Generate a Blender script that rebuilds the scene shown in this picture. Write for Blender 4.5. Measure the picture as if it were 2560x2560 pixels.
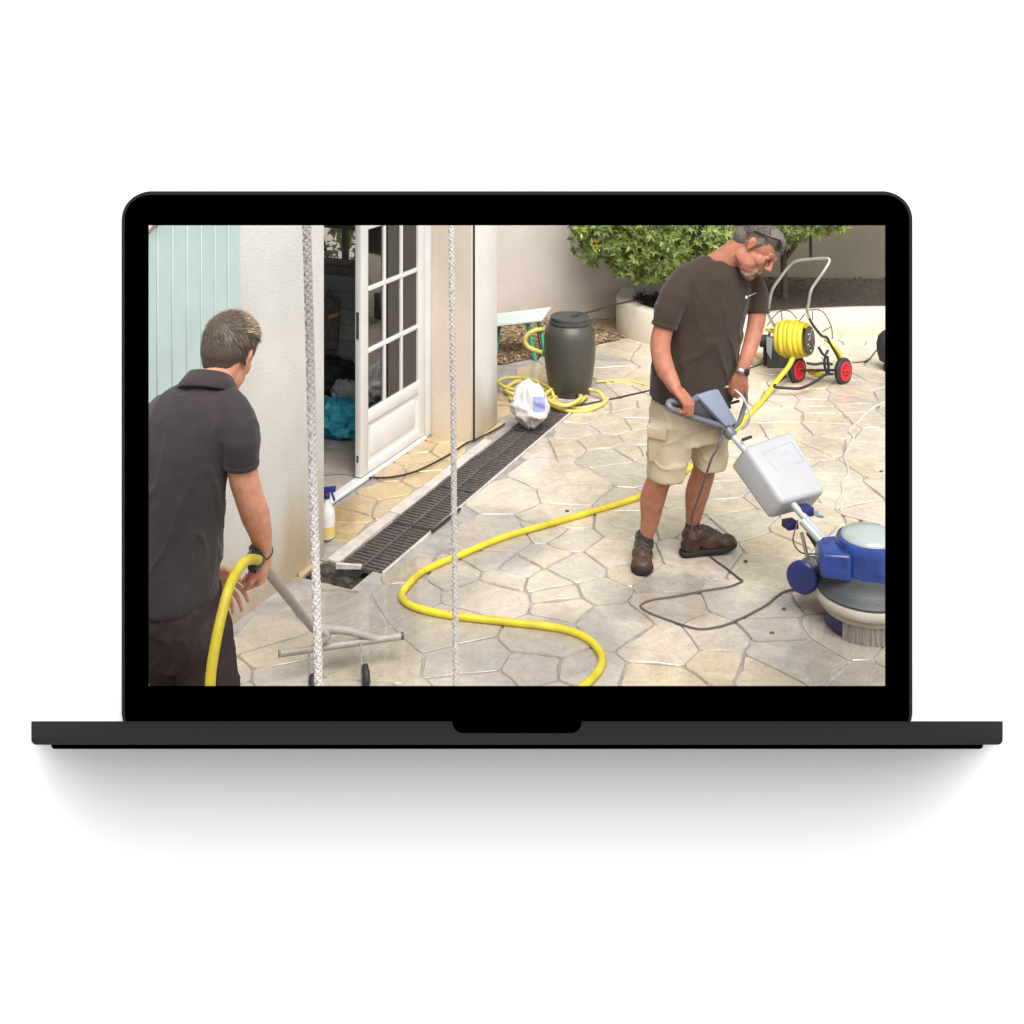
import bpy, bmesh, math, random
from mathutils import Vector, Matrix, noise
from math import sin, cos, pi, radians

random.seed(7)
scene = bpy.context.scene
for o in list(bpy.data.objects):
    bpy.data.objects.remove(o)

# ---------------------------------------------------------------- camera
FL, CX, HY, CZ = 2800.0, 1280.0, 80.0, 2.7      # focal length, centre and horizon of the photograph, eye height
cam = bpy.data.cameras.new('camera')
cam.sensor_width = 36.0
cam.lens = 36.0 * FL / 2560.0
cam.shift_y = -(1280.0 - HY) / 2560.0
cam.clip_start, cam.clip_end = 0.05, 500.0
cam_o = bpy.data.objects.new('camera', cam)
scene.collection.objects.link(cam_o)
cam_o.location = (0, 0, CZ)
cam_o.rotation_euler = (radians(90), 0, 0)
scene.camera = cam_o

# ---------------------------------------------------------------- sky, sun, exposure
SUN_EL, SUN_AZ = radians(56), radians(12)        # azimuth: to the right of straight behind the camera
to_sun = Vector((sin(SUN_AZ) * cos(SUN_EL), -cos(SUN_AZ) * cos(SUN_EL), sin(SUN_EL)))
w = bpy.data.worlds.new('World')
scene.world = w
w.use_nodes = True
nt = w.node_tree
nt.nodes.clear()
sky = nt.nodes.new('ShaderNodeTexSky')
sky.sky_type = 'NISHITA'
sky.sun_disc = False
sky.sun_elevation = SUN_EL
sky.sun_rotation = math.atan2(to_sun.x, to_sun.y)
sky.air_density, sky.dust_density, sky.ozone_density = 1.0, 3.0, 1.0
hs = nt.nodes.new('ShaderNodeHueSaturation')
hs.inputs['Saturation'].default_value = 0.15
bg = nt.nodes.new('ShaderNodeBackground')
bg.inputs['Strength'].default_value = 0.068
wo = nt.nodes.new('ShaderNodeOutputWorld')
nt.links.new(sky.outputs[0], hs.inputs['Color'])
nt.links.new(hs.outputs[0], bg.inputs['Color'])
nt.links.new(bg.outputs[0], wo.inputs['Surface'])
sl = bpy.data.lights.new('sun', 'SUN')
sl.energy = 1.5
sl.angle = radians(48)
sl.color = (1.0, 0.97, 0.92)
so = bpy.data.objects.new('sun', sl)
scene.collection.objects.link(so)
so.location = (0, -5, 12)
so.rotation_euler = (-to_sun).to_track_quat('-Z', 'Y').to_euler()
vs = scene.view_settings
vs.view_transform = 'Standard'
vs.look = 'None'
vs.gamma = 1.0
vs.use_curve_mapping = False
vs.exposure = 1.52
scene.cycles.use_denoising = True
scene.cycles.max_bounces = 8
scene.cycles.transparent_max_bounces = 12
scene.cycles.caustics_reflective = False
scene.cycles.caustics_refractive = False

# ---------------------------------------------------------------- helpers
def V(*a):
    return Vector(a)

def P(x, y, Y):
    return V((x - CX) / FL * Y, Y, CZ - (y - HY) / FL * Y)

def G(x, y, z=0.0):
    Y = (CZ - z) * FL / (y - HY)
    return V((x - CX) / FL * Y, Y, z)

# frame of the house front and the drain: s along the front (away from the viewer), n out of it
C0 = V(-0.880, 5.70, 0.0)
U = V(0.4104, 0.9119, 0.0)
N = V(0.9119, -0.4104, 0.0)
def SN(s, n, z=0.0):
    return C0 + U * s + N * n + V(0, 0, z)
def to_sn(p):
    d = p - C0
    return d.dot(U), d.dot(N)

def col_link(o):
    scene.collection.objects.link(o)

def wloc(o):
    p = V(0, 0, 0)
    while o is not None:
        p += o.location
        o = o.parent
    return p

def tag(o, label=None, cat=None, group=None, kind=None):
    if label: o['label'] = label
    if cat: o['category'] = cat
    if group: o['group'] = group
    if kind: o['kind'] = kind
    return o

def thing(name, label, cat, loc=(0, 0, 0), group=None, kind=None):
    o = bpy.data.objects.new(name, None)
    o.empty_display_size = 0.1
    o.location = Vector(loc)
    col_link(o)
    return tag(o, label, cat, group, kind)

def mesh_obj(name, me, m, parent=None, smooth=True, angle=None):
    """me is in world coordinates; it is moved into the frame of its root"""
    if parent is not None:
        me.transform(Matrix.Translation(-wloc(parent)))
    if m is not None:
        me.materials.clear()
        me.materials.append(m)
    if smooth:
        for p in me.polygons:
            p.use_smooth = True
        if angle is not None:
            try:
                me.set_sharp_from_angle(angle=radians(angle))
            except Exception:
                pass
    o = bpy.data.objects.new(name, me)
    col_link(o)
    o.parent = parent
    return o

def obj(name, bm, m, parent=None, smooth=True, angle=40, recalc=True):
    if recalc:
        bmesh.ops.recalc_face_normals(bm, faces=bm.faces)
    me = bpy.data.meshes.new(name)
    bm.to_mesh(me)
    bm.free()
    return mesh_obj(name, me, m, parent, smooth, angle)

def BM():
    return bmesh.new()

def hexa(bm, c):
    """c: 4 corners of one face, then the 4 opposite ones in the same order"""
    v = [bm.verts.new(p) for p in c]
    for f in ((0, 1, 2, 3), (7, 6, 5, 4), (0, 4, 5, 1), (1, 5, 6, 2), (2, 6, 7, 3), (3, 7, 4, 0)):
        bm.faces.new([v[i] for i in f])
    return v

def sbox(bm, s0, s1, n0, n1, z0, z1):
    return hexa(bm, [SN(s0, n0, z0), SN(s1, n0, z0), SN(s1, n1, z0), SN(s0, n1, z0),
                     SN(s0, n0, z1), SN(s1, n0, z1), SN(s1, n1, z1), SN(s0, n1, z1)])

def obox(bm, c, ax, ay, az):
    """box from its centre and three half-axis vectors"""
    c, ax, ay, az = Vector(c), Vector(ax), Vector(ay), Vector(az)
    return hexa(bm, [c - ax - ay - az, c + ax - ay - az, c + ax + ay - az, c - ax + ay - az,
                     c - ax - ay + az, c + ax - ay + az, c + ax + ay + az, c - ax + ay + az])

def bevel(bm, w, seg=2, verts=False):
    bmesh.ops.recalc_face_normals(bm, faces=bm.faces)
    bmesh.ops.bevel(bm, geom=list(bm.edges), offset=w, segments=seg, profile=0.5, affect='EDGES', clamp_overlap=True)

def catmull(pts, k=6, closed=False):
    pts = [Vector(p) for p in pts]
    n = len(pts)
    out = []
    rng = range(n) if closed else range(n - 1)
    for i in rng:
        if closed:
            p0, p1, p2, p3 = pts[i - 1], pts[i], pts[(i + 1) % n], pts[(i + 2) % n]
        else:
            p1, p2 = pts[i], pts[i + 1]
            p0 = pts[i - 1] if i > 0 else p1 * 2 - p2
            p3 = pts[i + 2] if i + 2 < n else p2 * 2 - p1
        for j in range(k):
            t = j / k
            out.append(0.5 * ((2 * p1) + (p2 - p0) * t + (2 * p0 - 5 * p1 + 4 * p2 - p3) * t * t
                              + (3 * p1 - p0 - 3 * p2 + p3) * t ** 3))
    if not closed:
        out.append(pts[-1])
    return out

def tube(bm, pts, r, seg=10, closed=False, caps=True):
    pts = [Vector(p) for p in pts]
    n = len(pts)
    rr = r if isinstance(r, (list, tuple)) else [r] * n
    if len(rr) != n:
        m = len(rr)
        rr = [rr[min(m - 1, int(i / (n - 1) * (m - 1)))] * (1 - (i / (n - 1) * (m - 1)) % 1)
              + rr[min(m - 1, int(i / (n - 1) * (m - 1)) + 1)] * ((i / (n - 1) * (m - 1)) % 1) for i in range(n)]
    rings = []
    nrm = None
    for i in range(n):
        if closed:
            t = pts[(i + 1) % n] - pts[i - 1]
        else:
            t = pts[min(n - 1, i + 1)] - pts[max(0, i - 1)]
        if t.length < 1e-9:
            t = V(0, 0, 1)
        t.normalize()
        if nrm is None:
            a = V(0, 0, 1) if abs(t.z) < 0.9 else V(1, 0, 0)
            nrm = (a - t * a.dot(t)).normalized()
        else:
            nrm = nrm - t * nrm.dot(t)
            if nrm.length < 1e-6:
                nrm = t.orthogonal()
            nrm.normalize()
        b = t.cross(nrm)
        rings.append([bm.verts.new(pts[i] + (nrm * cos(2 * pi * k / seg) + b * sin(2 * pi * k / seg)) * rr[i]) for k in range(seg)])
    m = n if closed else n - 1
    for i in range(m):
        a, b = rings[i], rings[(i + 1) % n]
        for k in range(seg):
            bm.faces.new((a[k], a[(k + 1) % seg], b[(k + 1) % seg], b[k]))
    if caps and not closed:
        bm.faces.new(list(reversed(rings[0])))
        bm.faces.new(rings[-1])
    return rings

def frame_of(ax):
    ax = Vector(ax).normalized()
    a = V(0, 0, 1) if abs(ax.z) < 0.95 else V(1, 0, 0)
    x = (a - ax * a.dot(ax)).normalized()
    return x, ax.cross(x), ax

def lathe(bm, c, ax, prof, seg=32, caps=True):
    """prof: (radius, height along ax)"""
    c = Vector(c)
    x, y, z = frame_of(ax)
    rings = []
    for r, h in prof:
        rings.append([bm.verts.new(c + z * h + (x * cos(2 * pi * k / seg) + y * sin(2 * pi * k / seg)) * max(r, 1e-4)) for k in range(seg)])
    for a, b in zip(rings[:-1], rings[1:]):
        for k in range(seg):
            bm.faces.new((a[k], a[(k + 1) % seg], b[(k + 1) % seg], b[k]))
    if caps:
        bm.faces.new(list(reversed(rings[0])))
        bm.faces.new(rings[-1])
    return rings

def ball(bm, c, r, ax=None, seg=14, rings=9):
    """ellipsoid: r number or three radii along the three axes ax"""
    c = Vector(c)
    rr = (r, r, r) if not isinstance(r, (tuple, list)) else r
    if ax is None:
        ax = (V(1, 0, 0), V(0, 1, 0), V(0, 0, 1))
    top = bm.verts.new(c + ax[2] * rr[2])
    bot = bm.verts.new(c - ax[2] * rr[2])
    L = []
    for i in range(1, rings):
        t = pi * i / rings
        L.append([bm.verts.new(c + ax[0] * (rr[0] * sin(t) * cos(2 * pi * k / seg)) + ax[1] * (rr[1] * sin(t) * sin(2 * pi * k / seg)) + ax[2] * (rr[2] * cos(t))) for k in range(seg)])
    for k in range(seg):
        bm.faces.new((top, L[0][k], L[0][(k + 1) % seg]))
        bm.faces.new((bot, L[-1][(k + 1) % seg], L[-1][k]))
    for a, b in zip(L[:-1], L[1:]):
        for k in range(seg):
            bm.faces.new((a[k], b[k], b[(k + 1) % seg], a[(k + 1) % seg]))

def chain(bm, pr, seg=14):
    """capsules through (point, radius)"""
    for p, r in pr:
        ball(bm, p, r, seg=seg, rings=8)
    for (p, r), (q, s) in zip(pr[:-1], pr[1:]):
        if (Vector(q) - Vector(p)).length > 1e-4:
            tube(bm, [p, q], [r, s], seg=seg)

def loft(bm, rings, seg=32, power=2.3):
    """rings: (centre, half-width vector, half-depth vector)"""
    R = []
    for c, a, b in rings:
        row = []
        for k in range(seg):
            t = 2 * pi * k / seg
            ct, st = cos(t), sin(t)
            e = 2.0 / power
            row.append(bm.verts.new(Vector(c) + Vector(a) * (abs(ct) ** e * (1 if ct >= 0 else -1)) + Vector(b) * (abs(st) ** e * (1 if st >= 0 else -1))))
        R.append(row)
    for a, b in zip(R[:-1], R[1:]):
        for k in range(seg):
            bm.faces.new((a[k], a[(k + 1) % seg], b[(k + 1) % seg], b[k]))
    bm.faces.new(list(reversed(R[0])))
    bm.faces.new(R[-1])

def fuse(name, bm, vox, it, m, parent, disp=None):
    """one continuous surface from overlapping closed shapes"""
    bmesh.ops.recalc_face_normals(bm, faces=bm.faces)
    me = bpy.data.meshes.new(name)
    bm.to_mesh(me)
    bm.free()
    t = bpy.data.objects.new('tmp', me)
    col_link(t)
    r = t.modifiers.new('r', 'REMESH')
    r.mode = 'VOXEL'
    r.voxel_size = vox
    if it:
        s = t.modifiers.new('s', 'SMOOTH')
        s.factor = 0.5
        s.iterations = it
    dg = bpy.context.evaluated_depsgraph_get()
    dg.update()
    out = bpy.data.meshes.new_from_object(t.evaluated_get(dg))
    bpy.data.objects.remove(t)
    bpy.data.meshes.remove(me)
    out.name = name
    if disp:
        nn = [v.normal.copy() for v in out.vertices]
        for v, q in zip(out.vertices, nn):
            v.co += q * disp(v.co, q)
    return mesh_obj(name, out, m, parent)

def folds(amp, scale, stretch):
    """cloth folds: ridged noise stretched along an axis"""
    st = Vector(stretch)
    def f(p, q):
        u = V(p.x * st.x, p.y * st.y, p.z * st.z) * scale
        a = noise.noise(u + V(3.1, 7.7, 1.3))
        b = noise.noise(u * 2.3 + V(9, 2, 4))
        wp = noise.noise(u * 0.7 + V(2, 5, 8)) * 0.9
        c = noise.noise(u * 1.6 + V(wp, wp * 2, 1.7))
        cr = max(0.0, 1 - abs(c) * 4.5)
        return amp * ((1 - abs(a) * 2.2) * 0.45 + b * 0.35 + cr * cr * 0.75 - 0.3)
    return f

# ---------------------------------------------------------------- materials
def mat(name, col, rough=0.6, var=0.0, vscale=8.0, bump=0.0, bscale=60.0, spec=0.4, metal=0.0, col2=None, obj_rand=0.0,
        isl_rand=0.0, coat=0.0, trans=0.0, sheen=0.0, alpha=1.0, sub=0.0, ior=1.45, stretch=None):
    m = bpy.data.materials.new(name)
    m.use_nodes = True
    t = m.node_tree
    b = t.nodes['Principled BSDF']
    L = t.links.new
    b.inputs['Base Color'].default_value = (*col, 1)
    b.inputs['Roughness'].default_value = rough
    b.inputs['Specular IOR Level'].default_value = spec
    b.inputs['Metallic'].default_value = metal
    b.inputs['Coat Weight'].default_value = coat
    b.inputs['Transmission Weight'].default_value = trans
    b.inputs['Sheen Weight'].default_value = sheen
    b.inputs['IOR'].default_value = ior
    b.inputs['Alpha'].default_value = alpha
    if sub:
        b.inputs['Subsurface Weight'].default_value = sub
        b.inputs['Subsurface Radius'].default_value = (0.02, 0.008, 0.004)
        b.inputs['Subsurface Scale'].default_value = 0.4
    tc = t.nodes.new('ShaderNodeTexCoord')
    src = tc.outputs['Object']
    if stretch:
        mp = t.nodes.new('ShaderNodeMapping')
        mp.inputs['Scale'].default_value = stretch
        L(src, mp.inputs['Vector'])
        src = mp.outputs[0]
    cur = None
    if var or col2:
        n = t.nodes.new('ShaderNodeTexNoise')
        n.inputs['Scale'].default_value = vscale
        n.inputs['Detail'].default_value = 6
        n.inputs['Roughness'].default_value = 0.6
        L(src, n.inputs['Vector'])
        r = t.nodes.new('ShaderNodeValToRGB')
        r.color_ramp.elements[0].position = 0.32
        r.color_ramp.elements[1].position = 0.68
        c2 = col2 if col2 else tuple(min(1, c * (1 + var)) for c in col)
        c1 = col if col2 else tuple(c * (1 - var) for c in col)
        r.color_ramp.elements[0].color = (*c1, 1)
        r.color_ramp.elements[1].color = (*c2, 1)
        L(n.outputs['Fac'], r.inputs['Fac'])
        cur = r.outputs['Color']
    if obj_rand or isl_rand:
        if obj_rand:
            oi = t.nodes.new('ShaderNodeObjectInfo')
            rnd = oi.outputs['Random']
        else:
            gi = t.nodes.new('ShaderNodeNewGeometry')
            rnd = gi.outputs['Random Per Island']
        a = obj_rand or isl_rand
        mr = t.nodes.new('ShaderNodeMapRange')
        mr.inputs['To Min'].default_value = 1 - a
        mr.inputs['To Max'].default_value = 1 + a
        L(rnd, mr.inputs['Value'])
        h = t.nodes.new('ShaderNodeHueSaturation')
        if cur: L(cur, h.inputs['Color'])
        else: h.inputs['Color'].default_value = (*col, 1)
        L(mr.outputs[0], h.inputs['Value'])
        cur = h.outputs['Color']
    if cur:
        L(cur, b.inputs['Base Color'])
    if bump:
        n2 = t.nodes.new('ShaderNodeTexNoise')
        n2.inputs['Scale'].default_value = bscale
        n2.inputs['Detail'].default_value = 5
        L(src, n2.inputs['Vector'])
        bp = t.nodes.new('ShaderNodeBump')
        bp.inputs['Strength'].default_value = bump
        bp.inputs['Distance'].default_value = 0.01
        L(n2.outputs['Fac'], bp.inputs['Height'])
        L(bp.outputs[0], b.inputs['Normal'])
    return m

def plaster(name, base, stain, low, high, amt, vs=2.2):
    """rendered wall with rusty damp streaks that climb from its foot; fine sand relief"""
    m = bpy.data.materials.new(name)
    m.use_nodes = True
    t = m.node_tree
    L = t.links.new
    b = t.nodes['Principled BSDF']
    b.inputs['Roughness'].default_value = 0.85
    b.inputs['Specular IOR Level'].default_value = 0.2
    g = t.nodes.new('ShaderNodeNewGeometry')
    sx = t.nodes.new('ShaderNodeSeparateXYZ')
    L(g.outputs['Position'], sx.inputs[0])
    mp = t.nodes.new('ShaderNodeMapping')
    mp.inputs['Scale'].default_value = (7, 7, 1.1)
    L(g.outputs['Position'], mp.inputs['Vector'])
    n = t.nodes.new('ShaderNodeTexNoise')
    n.inputs['Scale'].default_value = 1.0
    n.inputs['Detail'].default_value = 4
    L(mp.outputs[0], n.inputs['Vector'])
    hh = t.nodes.new('ShaderNodeMapRange')          # streaks reach up as high as the noise lets them
    hh.inputs['From Min'].default_value = low
    hh.inputs['From Max'].default_value = high
    hh.inputs['To Min'].default_value = 0.62
    hh.inputs['To Max'].default_value = -0.35
    hh.clamp = False
    L(sx.outputs['Z'], hh.inputs['Value'])
    ad = t.nodes.new('ShaderNodeMath')
    ad.operation = 'ADD'
    L(n.outputs['Fac'], ad.inputs[0])
    L(hh.outputs[0], ad.inputs[1])
    st = t.nodes.new('ShaderNodeMapRange')
    st.inputs['From Min'].default_value = 0.55
    st.inputs['From Max'].default_value = 1.05
    st.inputs['To Max'].default_value = amt
    L(ad.outputs[0], st.inputs['Value'])
    n3 = t.nodes.new('ShaderNodeTexNoise')
    n3.inputs['Scale'].default_value = vs
    n3.inputs['Detail'].default_value = 8
    L(g.outputs['Position'], n3.inputs['Vector'])
    r = t.nodes.new('ShaderNodeValToRGB')
    r.color_ramp.elements[0].color = (*[c * 0.89 for c in base], 1)
    r.color_ramp.elements[1].color = (*base, 1)
    r.color_ramp.elements[0].position = 0.35
    r.color_ramp.elements[1].position = 0.6
    L(n3.outputs['Fac'], r.inputs['Fac'])
    mx = t.nodes.new('ShaderNodeMix')
    mx.data_type = 'RGBA'
    L(st.outputs[0], mx.inputs['Factor'])
    L(r.outputs[0], mx.inputs[6])
    mx.inputs[7].default_value = (*stain, 1)
    L(mx.outputs[2], b.inputs['Base Color'])
    n2 = t.nodes.new('ShaderNodeTexNoise')
    n2.inputs['Scale'].default_value = 110
    n2.inputs['Detail'].default_value = 4
    L(g.outputs['Position'], n2.inputs['Vector'])
    bp = t.nodes.new('ShaderNodeBump')
    bp.inputs['Strength'].default_value = 0.6
    bp.inputs['Distance'].default_value = 0.006
    L(n2.outputs['Fac'], bp.inputs['Height'])
    L(bp.outputs[0], b.inputs['Normal'])
    return m

def stone_mat(name, cols, island=False):
    """buff quartzite slab: one of several tones per slab, cloudy veining, patches still wet from the washing"""
    m = bpy.data.materials.new(name)
    m.use_nodes = True
    t = m.node_tree
    L = t.links.new
    b = t.nodes['Principled BSDF']
    g = t.nodes.new('ShaderNodeNewGeometry')
    if island:
        rnd = g.outputs['Random Per Island']
    else:
        rnd = t.nodes.new('ShaderNodeObjectInfo').outputs['Random']
    r = t.nodes.new('ShaderNodeValToRGB')
    r.color_ramp.interpolation = 'LINEAR'
    els = r.color_ramp.elements
    while len(els) < len(cols):
        els.new(0.5)
    for i, c in enumerate(cols):
        els[i].position = i / (len(cols) - 1)
        els[i].color = (*c, 1)
    L(rnd, r.inputs['Fac'])
    # veins and clouds
    n = t.nodes.new('ShaderNodeTexNoise')
    n.inputs['Scale'].default_value = 7.0
    n.inputs['Detail'].default_value = 9
    n.inputs['Roughness'].default_value = 0.62
    n.inputs['Distortion'].default_value = 1.2
    L(g.outputs['Position'], n.inputs['Vector'])
    r2 = t.nodes.new('ShaderNodeValToRGB')
    r2.color_ramp.elements[0].position = 0.3
    r2.color_ramp.elements[0].color = (0.84, 0.81, 0.78, 1)
    r2.color_ramp.elements[1].position = 0.7
    r2.color_ramp.elements[1].color = (1.15, 1.13, 1.06, 1)
    L(n.outputs['Fac'], r2.inputs['Fac'])
    mu = t.nodes.new('ShaderNodeMix')
    mu.data_type = 'RGBA'
    mu.blend_type = 'MULTIPLY'
    mu.inputs['Factor'].default_value = 1.0
    L(r.outputs[0], mu.inputs[6])
    L(r2.outputs[0], mu.inputs[7])
    # wet patches
    nw = t.nodes.new('ShaderNodeTexNoise')
    nw.inputs['Scale'].default_value = 0.9
    nw.inputs['Detail'].default_value = 5
    nw.inputs['Roughness'].default_value = 0.55
    L(g.outputs['Position'], nw.inputs['Vector'])
    wet = t.nodes.new('ShaderNodeMapRange')
    wet.inputs['From Min'].default_value = 0.36
    wet.inputs['From Max'].default_value = 0.52
    L(nw.outputs['Fac'], wet.inputs['Value'])
    dk = t.nodes.new('ShaderNodeMix')
    dk.data_type = 'RGBA'
    dk.blend_type = 'MULTIPLY'
    L(wet.outputs[0], dk.inputs['Factor'])
    gt = t.nodes.new('ShaderNodeTexNoise')
    gt.inputs['Scale'].default_value = 70
    gt.inputs['Detail'].default_value = 6
    gt.inputs['Roughness'].default_value = 0.75
    L(g.outputs['Position'], gt.inputs['Vector'])
    gr_ = t.nodes.new('ShaderNodeValToRGB')
    gr_.color_ramp.elements[0].position = 0.33
    gr_.color_ramp.elements[0].color = (0.82, 0.79, 0.76, 1)
    gr_.color_ramp.elements[1].position = 0.50
    gr_.color_ramp.elements[1].color = (1.02, 1.02, 1.02, 1)
    L(gt.outputs['Fac'], gr_.inputs['Fac'])
    m3 = t.nodes.new('ShaderNodeMix'); m3.data_type = 'RGBA'; m3.blend_type = 'MULTIPLY'
    m3.inputs['Factor'].default_value = 1.0
    L(mu.outputs[2], m3.inputs[6]); L(gr_.outputs[0], m3.inputs[7])
    L(m3.outputs[2], dk.inputs[6])
    dk.inputs[7].default_value = (0.93, 0.93, 0.93, 1)
    # soaked ground where water stands: by the drain end, round the scrubber, behind the man's boots
    soak = None
    for cxy, rad in (((-0.62, 5.25), 0.75), ((1.42, 4.75), 0.72), ((0.72, 5.35), 0.35), ((-0.15, 5.9), 0.35), ((0.15, 4.95), 0.42)):
        ds = t.nodes.new('ShaderNodeVectorMath')
        ds.operation = 'DISTANCE'
        ds.inputs[1].default_value = (*cxy, 0)
        L(g.outputs['Position'], ds.inputs[0])
        w1 = t.nodes.new('ShaderNodeMath'); w1.operation = 'MULTIPLY_ADD'
        L(nw.outputs['Fac'], w1.inputs[0]); w1.inputs[1].default_value = 1.6
        L(ds.outputs['Value'], w1.inputs[2])
        mr_ = t.nodes.new('ShaderNodeMapRange')
        mr_.inputs['From Min'].default_value = rad + 0.8
        mr_.inputs['From Max'].default_value = rad * 0.45 + 0.8
        L(w1.outputs[0], mr_.inputs['Value'])
        if soak is None: soak = mr_.outputs[0]
        else:
            mx_ = t.nodes.new('ShaderNodeMath'); mx_.operation = 'MAXIMUM'
            L(soak, mx_.inputs[0]); L(mr_.outputs[0], mx_.inputs[1]); soak = mx_.outputs[0]
    dk2 = t.nodes.new('ShaderNodeMix'); dk2.data_type = 'RGBA'; dk2.blend_type = 'MULTIPLY'
    L(soak, dk2.inputs['Factor']); L(dk.outputs[2], dk2.inputs[6])
    dk2.inputs[7].default_value = (0.60, 0.61, 0.63, 1)
    L(dk2.outputs[2], b.inputs['Base Color'])
    rr = t.nodes.new('ShaderNodeMapRange')
    rr.inputs['To Min'].default_value = 0.45
    rr.inputs['To Max'].default_value = 0.12
    wm = t.nodes.new('ShaderNodeMath'); wm.operation = 'MAXIMUM'
    L(wet.outputs[0], wm.inputs[0]); L(soak, wm.inputs[1])
    L(wm.outputs[0], rr.inputs['Value'])
    b.inputs['IOR'].default_value = 1.5
    b.inputs['Coat Roughness'].default_value = 0.04
    b.inputs['Coat IOR'].default_value = 1.6
    cw_ = t.nodes.new('ShaderNodeMath'); cw_.operation = 'MULTIPLY'; cw_.inputs[1].default_value = 0.75
    L(wm.outputs[0], cw_.inputs[0]); L(cw_.outputs[0], b.inputs['Coat Weight'])
    L(rr.outputs[0], b.inputs['Roughness'])
    b.inputs['Specular IOR Level'].default_value = 0.5
    n2 = t.nodes.new('ShaderNodeTexNoise')
    n2.inputs['Scale'].default_value = 22
    n2.inputs['Detail'].default_value = 8
    L(g.outputs['Position'], n2.inputs['Vector'])
    bp = t.nodes.new('ShaderNodeBump')
    bp.inputs['Strength'].default_value = 0.4
    bp.inputs['Distance'].default_value = 0.014
    L(n2.outputs['Fac'], bp.inputs['Height'])
    L(bp.outputs[0], b.inputs['Normal'])
    return m

def glass_mat(name, tint, refl):
    m = bpy.data.materials.new(name)
    m.use_nodes = True
    t = m.node_tree
    t.nodes.clear()
    tr = t.nodes.new('ShaderNodeBsdfTransparent')
    tr.inputs[0].default_value = (*tint, 1)
    gl = t.nodes.new('ShaderNodeBsdfGlossy')
    gl.inputs['Roughness'].default_value = 0.02
    fr = t.nodes.new('ShaderNodeFresnel')
    fr.inputs['IOR'].default_value = refl
    mx = t.nodes.new('ShaderNodeMixShader')
    o = t.nodes.new('ShaderNodeOutputMaterial')
    t.links.new(fr.outputs[0], mx.inputs[0])
    t.links.new(tr.outputs[0], mx.inputs[1])
    t.links.new(gl.outputs[0], mx.inputs[2])
    t.links.new(mx.outputs[0], o.inputs['Surface'])
    return m

def leaf_mat(name, col, col2, island=True):
    m = mat(name, col, rough=0.42, spec=0.4)
    t = m.node_tree
    L = t.links.new
    b = t.nodes['Principled BSDF']
    if island:
        rnd = t.nodes.new('ShaderNodeNewGeometry').outputs['Random Per Island']
    else:
        rnd = t.nodes.new('ShaderNodeObjectInfo').outputs['Random']
    r = t.nodes.new('ShaderNodeValToRGB')
    r.color_ramp.elements[0].color = (*col, 1)
    r.color_ramp.elements[1].color = (*col2, 1)
    L(rnd, r.inputs['Fac'])
    L(r.outputs[0], b.inputs['Base Color'])
    tl = t.nodes.new('ShaderNodeBsdfTranslucent')
    L(r.outputs[0], tl.inputs['Color'])
    mx = t.nodes.new('ShaderNodeMixShader')
    mx.inputs[0].default_value = 0.35
    L(b.outputs[0], mx.inputs[1])
    L(tl.outputs[0], mx.inputs[2])
    L(mx.outputs[0], t.nodes['Material Output'].inputs['Surface'])
    return m

M = {}
M['board'] = mat('white_paint', (0.88, 0.88, 0.88), 0.9, spec=0.05)
M['lid'] = mat('grey_aluminium', (0.023, 0.023, 0.023), 0.9, spec=0.0)
M['unseen_apron'] = mat('low_bounce_dark', (0.06, 0.06, 0.06), 0.9, var=0.2, vscale=3)  # made-up floor out of view, dark to cut bounce under the laptop
M['black'] = mat('black_glass', (0.0, 0.0, 0.0), 1.0, spec=0.0)
M['plaster'] = plaster('white_render', (0.76, 0.75, 0.72), (0.58, 0.45, 0.28), -0.1, 0.80, 0.85)
M['plaster_pink_shaded'] = plaster('shaded_pinkish_render', (0.66, 0.58, 0.50), (0.58, 0.45, 0.28), 0.0, 0.5, 0.6)  # same plaster as the pillar; part of its side shade is in this colour
M['garden_wall'] = plaster('beige_render', (0.60, 0.54, 0.50), (0.50, 0.38, 0.24), 0.0, 0.5, 0.35)
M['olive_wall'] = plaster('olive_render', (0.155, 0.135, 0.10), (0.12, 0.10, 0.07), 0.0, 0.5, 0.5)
M['kerb'] = plaster('kerb_render', (0.62, 0.56, 0.47), (0.48, 0.38, 0.24), -0.1, 0.35, 0.5)
M['cement'] = mat('cement', (0.50, 0.45, 0.41), 0.8, var=0.18, vscale=14, bump=0.5, bscale=60)
M['joint'] = mat('grey_mortar', (0.31, 0.29, 0.27), 0.6, var=0.25, vscale=9, bump=0.5, bscale=70)
M['soil'] = mat('dark_soil', (0.030, 0.022, 0.016), 0.95, col2=(0.06, 0.047, 0.035), vscale=30, bump=1.0, bscale=60)
M['mulch'] = mat('brown_mulch', (0.12, 0.07, 0.04), 0.9, col2=(0.42, 0.30, 0.19), vscale=25, bump=1.0, bscale=50, isl_rand=0.4)
SC = [(0.595, 0.535, 0.46), (0.615, 0.545, 0.44), (0.58, 0.525, 0.475), (0.625, 0.56, 0.47), (0.595, 0.53, 0.465), (0.55, 0.505, 0.455), (0.62, 0.535, 0.405), (0.595, 0.54, 0.48)]
M['stone'] = stone_mat('buff_stone', SC)
M['stone_mass'] = stone_mat('buff_stone_far', SC, True)
YC = [(0.50, 0.37, 0.19), (0.55, 0.43, 0.25), (0.48, 0.36, 0.22), (0.56, 0.45, 0.28)]
M['ystone'] = stone_mat('yellow_stone', YC)
M['teal'] = mat('pale_teal_paint', (0.47, 0.60, 0.59), 0.6, var=0.06, vscale=5)
M['white_paint'] = mat('white_gloss_paint', (0.74, 0.74, 0.73), 0.4, var=0.04, vscale=6)
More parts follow.
